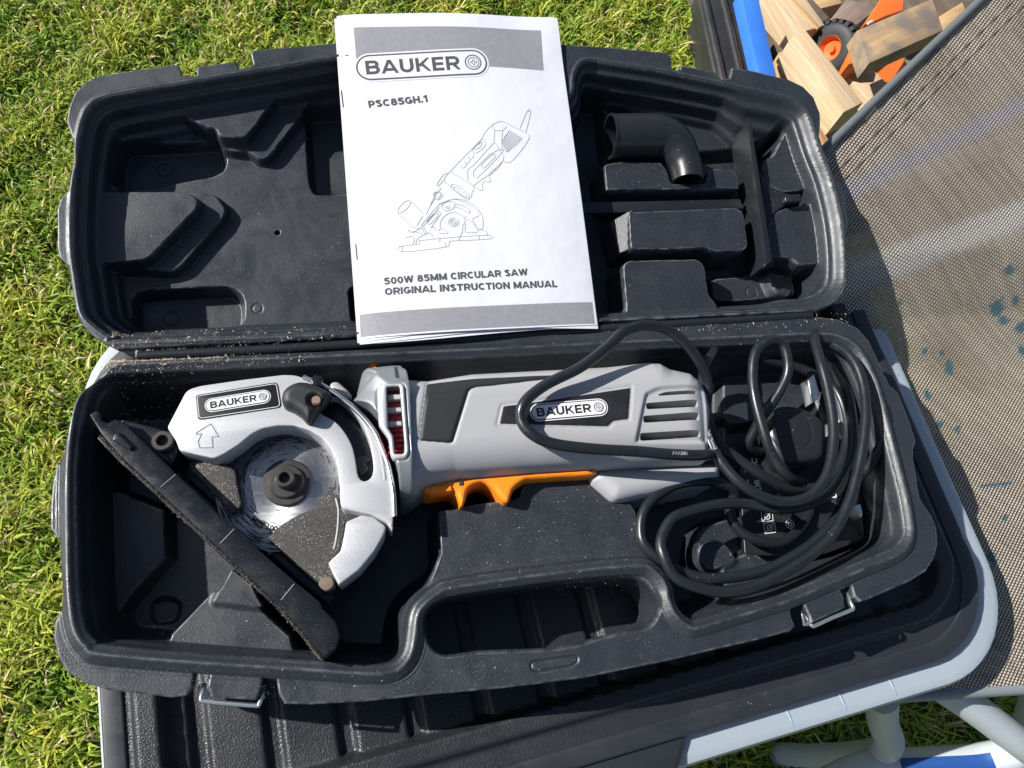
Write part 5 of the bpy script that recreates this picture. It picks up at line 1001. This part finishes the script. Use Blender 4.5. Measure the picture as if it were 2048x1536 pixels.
for k in range(3):
    a = np.array([440.0 + 30 * k, 840 - k * 220]); V, Fc = boxgeo([(a[0], a[1], -396.5), (a[0] + 620, a[1] - 60, -396.5), (a[0] + 625, a[1] - 20, -396.5), (a[0] + 5, a[1] + 40, -396.5)], 23, 1.5); o = mk('bearer', V, Fc, 'wood_dark', plt_, smooth=30); o.data.uv_layers.new(name='UVMap')
timber('blue_plank', [(250, -60), (360, -60), (490, 500), (385, 520)], -240, 22, 'blue_paint', 'bright blue painted plank beside the black tray')['category'] = 'plank'
# black ribbed tray edge
tr = thing('black_tray', 'scuffed black plastic tray with raised ridges beside the blue plank', 'tray', (400, 560, G0))
tp = B(Z6([(-20, -60), (255, -60), (400, 560), (110, 560)]), -300)
plate('tray_top', [rnd(tp, 6)], -330, -300, 5, 'tray_black', tr)
for (a, b_) in (((25, -60), (165, 560)), ((140, -60), (285, 560))):
    v = B(Z6([a, b_]), -297); pth = np.column_stack([np.linspace(v[0], v[1], 14), np.full(14, -300.0)]); pth[:, :2] += rng.uniform(-.4, .4, (14, 2)); tube('ridge', pth, 5.0, 'tray_black', tr, n=12)
plate('tray_foot', [rnd(B(Z6([(20, -40), (230, -40), (370, 540), (150, 540)]), -340), 6)], G0, -330, 2, 'tray_black', tr)
# toy: orange body panels and a knobbly wheel
ty = thing('toy_truck', 'orange plastic toy with knobbly black wheel half buried in timber', 'toy', (600, 540, G0))
def panel(name, pts, z, th):
    t = B(Z6(pts), z); plate(name, [rnd(t, 2)], z - th, z, 1.5, 'toy_orange', ty)
panel('body_panel', [(1040, 150), (1165, -40), (1300, -40), (1285, 65), (1180, 100), (1075, 150)], -245, 20)
panel('body_panel', [(945, 300), (1005, 238), (1045, 350), (1030, 400), (938, 405)], -262, 30)
panel('floor_panel', [(1080, 380), (1290, 300), (1300, 520), (1100, 520)], -330, 12)
panel('white_trim', [(1055, 140), (1090, 120), (1105, 135), (1065, 155)], -240, 3); ty.children[-1].data.materials[0] = M['white_tube']
wc = P(*Z6([(845, 312)])[0], -282); ax = np.array([-.88, -.25, .38]); ax /= np.linalg.norm(ax)
prof = []
for k in range(13):
    a = math.pi * k / 12; prof.append((17 + 18 * math.sin(a) ** .6, -11 * math.cos(a)))
wh = lathe('wheel', wc, [(15, -10.5)] + prof + [(15, 10.5)], 'tyre', ty, n=48, axis=ax, caps=False)
lathe('rim', wc, [(17.5, 4), (17.5, 9.5), (16, 11.2), (14.5, 9), (12, 3), (4.5, 2), (4.5, 8), (0, 8)], 'toy_orange', wh, n=40, axis=ax, caps=False)
u = np.cross(ax, [0, 1, 0]); u /= np.linalg.norm(u); w = np.cross(ax, u); gs_ = []
for k in range(22):
    for sd in (-1, 1):
        t = 2 * math.pi * (k + .25 * sd) / 22; er = math.cos(t) * u + math.sin(t) * w; et = -math.sin(t) * u + math.cos(t) * w; c = wc + er * 35 + ax * 4.8 * sd
        cor = [c + et * a * 2.7 + ax * b_ * 4.6 + er * h_ for h_ in (-3, 1.6) for a, b_ in ((-1, -1), (1, -1), (1, 1), (-1, 1))]
        gs_.append((np.array(cor), [[3, 2, 1, 0], [4, 5, 6, 7], [0, 1, 5, 4], [1, 2, 6, 5], [2, 3, 7, 6], [3, 0, 4, 7]]))
V, Fc = merge(gs_); tag(mk('tread', V, Fc, 'tyre', wh, smooth=0), kind='stuff')

# ------------------------------------------------------------------ sawdust
def chips(pos, size):
    n = len(pos); V = np.zeros((n, 5, 3)); a = rng.uniform(0, 6.283, n); el_ = rng.uniform(.5, 2.0, n)
    ca, sa = np.cos(a), np.sin(a)
    base = [(-1, -.5, 0), (1, -.5, 0), (1, .5, 0), (-1, .5, 0), (.2, 0, .7)]
    for i, (x, y, z) in enumerate(base):
        jx = x * el_ * size * rng.uniform(.6, 1.2, n); jy = y * size * rng.uniform(.6, 1.3, n)
        V[:, i, 0] = pos[:, 0] + jx * ca - jy * sa; V[:, i, 1] = pos[:, 1] + jx * sa + jy * ca; V[:, i, 2] = pos[:, 2] + z * size * rng.uniform(.5, 1.1, n) + .02
    f = [[0, 1, 4], [1, 2, 4], [2, 3, 4], [3, 0, 4]]; Fc = (np.arange(n)[:, None, None] * 5 + np.array(f)[None]).reshape(-1, 3); return V.reshape(-1, 3), Fc
def scatter(n, px0, px1, py0, py1, hf, lid_, pw=1.0, slope=0.0, dens=None):
    x = rng.uniform(0, 1, n) ** pw * (px1 - px0) + px0; y = rng.uniform(py0, py1, n) + (x - px0) * slope
    if dens is not None: k = rng.uniform(0, 1, n) < dens(x, y); x, y = x[k], y[k]
    q = np.array([(PL if lid_ else P)(a, b, 0)[:2] for a, b in zip(x, y)])
    for _ in range(3):
        z = hf(q[:, 0], q[:, 1], None); q = np.array([(PL if lid_ else P)(a, b, zz_)[:2] for a, b, zz_ in zip(x, y, z)])
    z = hf(q[:, 0], q[:, 1], None); V = np.column_stack([q, z]); return V @ LID.T if lid_ else V
clump = lambda x, y: np.clip(.35 + .65 * np.sin(x * .05 + y * .21) * np.sin(x * .023 - y * .11 + 1), .05, 1)
def hinge_z(x, y, s): return np.full_like(x, -1.2)
pos = [scatter(1000, 225, 730, 662, 694, lid_h, True, 1.7, -.035, clump), scatter(900, 272, 740, 694, 716, hinge_z, False, 1.8, -.05, clump), scatter(900, 215, 640, 716, 744, base_h, False, 1.6, -.045, clump),
       scatter(1500, 262, 480, 764, 786, base_h, False, 1.5, -.06, clump), scatter(500, 240, 420, 786, 850, base_h, False, 1.0), scatter(120, 720, 1660, 628, 690, base_h, False, 1.0, -.0), scatter(300, 1180, 1700, 640, 668, base_h, False, 1.0, -.03)]
V1, F1 = chips(np.concatenate(pos[:2]), np.clip(rng.lognormal(-1.5, .5, len(np.concatenate(pos[:2]))), .08, .9)); V2, F2 = chips(np.concatenate(pos[2:]), np.clip(rng.lognormal(-1.7, .5, len(np.concatenate(pos[2:]))), .07, .8))
V, Fc = np.concatenate([V1, V2]), np.concatenate([F1, F2 + len(V1)])
tag(mk('sawdust', V, Fc, 'saw_dust', smooth=0), 'pale sawdust crumbs scattered along the case hinge and walls', 'sawdust', kind='stuff')
# fine pale crumbs over the black plastic
cl2 = lambda x, y: np.clip(.5 + .5 * np.sin(x * .011 + y * .017) * np.sin(x * .019 - y * .013), .1, 1)
pos = [scatter(800, 200, 700, 200, 660, lid_h, True, 1, 0, cl2), scatter(550, 1200, 1680, 110, 620, lid_h, True, 1, 0, cl2), scatter(900, 880, 1280, 970, 1140, base_h, False), scatter(900, 120, 1560, 1330, 1400, base_h, False, 1, 0, lambda x, y: (y < 1404 - np.abs(x - 640) * .13)), scatter(500, 1350, 1560, 1060, 1180, base_h, False), scatter(300, 350, 600, 1190, 1290, base_h, False), scatter(250, 840, 1330, 1110, 1180, base_h, False)]
pos = np.concatenate(pos); V, Fc = chips(pos, rng.uniform(.04, .125, len(pos)) * (1 + (rng.uniform(0, 1, len(pos)) < .07) * 1.6))
tag(mk('dust_crumbs', V, Fc, 'dust_pale', smooth=0), 'fine pale dust crumbs on the black case plastic', 'dust', kind='stuff')
# dust caked along the shoe of the saw
a = rng.uniform(0, 1, 2600) ** .8; l0 = B([(200, 870), (240, 914), (314, 982), (433, 1094), (555, 1209), (646, 1316)], 14); tt = np.linspace(0, 1, 6)
q = np.stack([np.interp(a, tt, l0[:, 0]), np.interp(a, tt, l0[:, 1])], 1); dr_ = l0[-1] - l0[0]; dr_ /= np.linalg.norm(dr_); nr = np.array([dr_[1], -dr_[0]]); nr = nr if nr[1] < 0 else -nr
q = q + nr * (.7 + rng.normal(0, .5, 2600) + .5 * np.sin(a * 37) * np.sin(a * 11))[:, None]; pos = np.column_stack([q, rng.uniform(10.5, 12.4, 2600)])
a2 = rng.uniform(0, 1, (900, 2)); sp_ = B([(231, 842), (205, 860), (650, 1300), (672, 1262)], 16); q2 = (sp_[0] * (1 - a2[:, :1]) + sp_[3] * a2[:, :1]) * (1 - a2[:, 1:]) + (sp_[1] * (1 - a2[:, :1]) + sp_[2] * a2[:, :1]) * a2[:, 1:]
pos = np.concatenate([pos, np.column_stack([q2, np.full(900, 16.0)])]); V, Fc = chips(pos, np.concatenate([rng.uniform(.07, .24, 2600), rng.uniform(.04, .11, 900)]))
tag(mk('shoe_dust', V, Fc, 'shoe_dirt', smooth=0), 'sawdust caked along the edge of the black saw shoe', 'sawdust', kind='stuff')
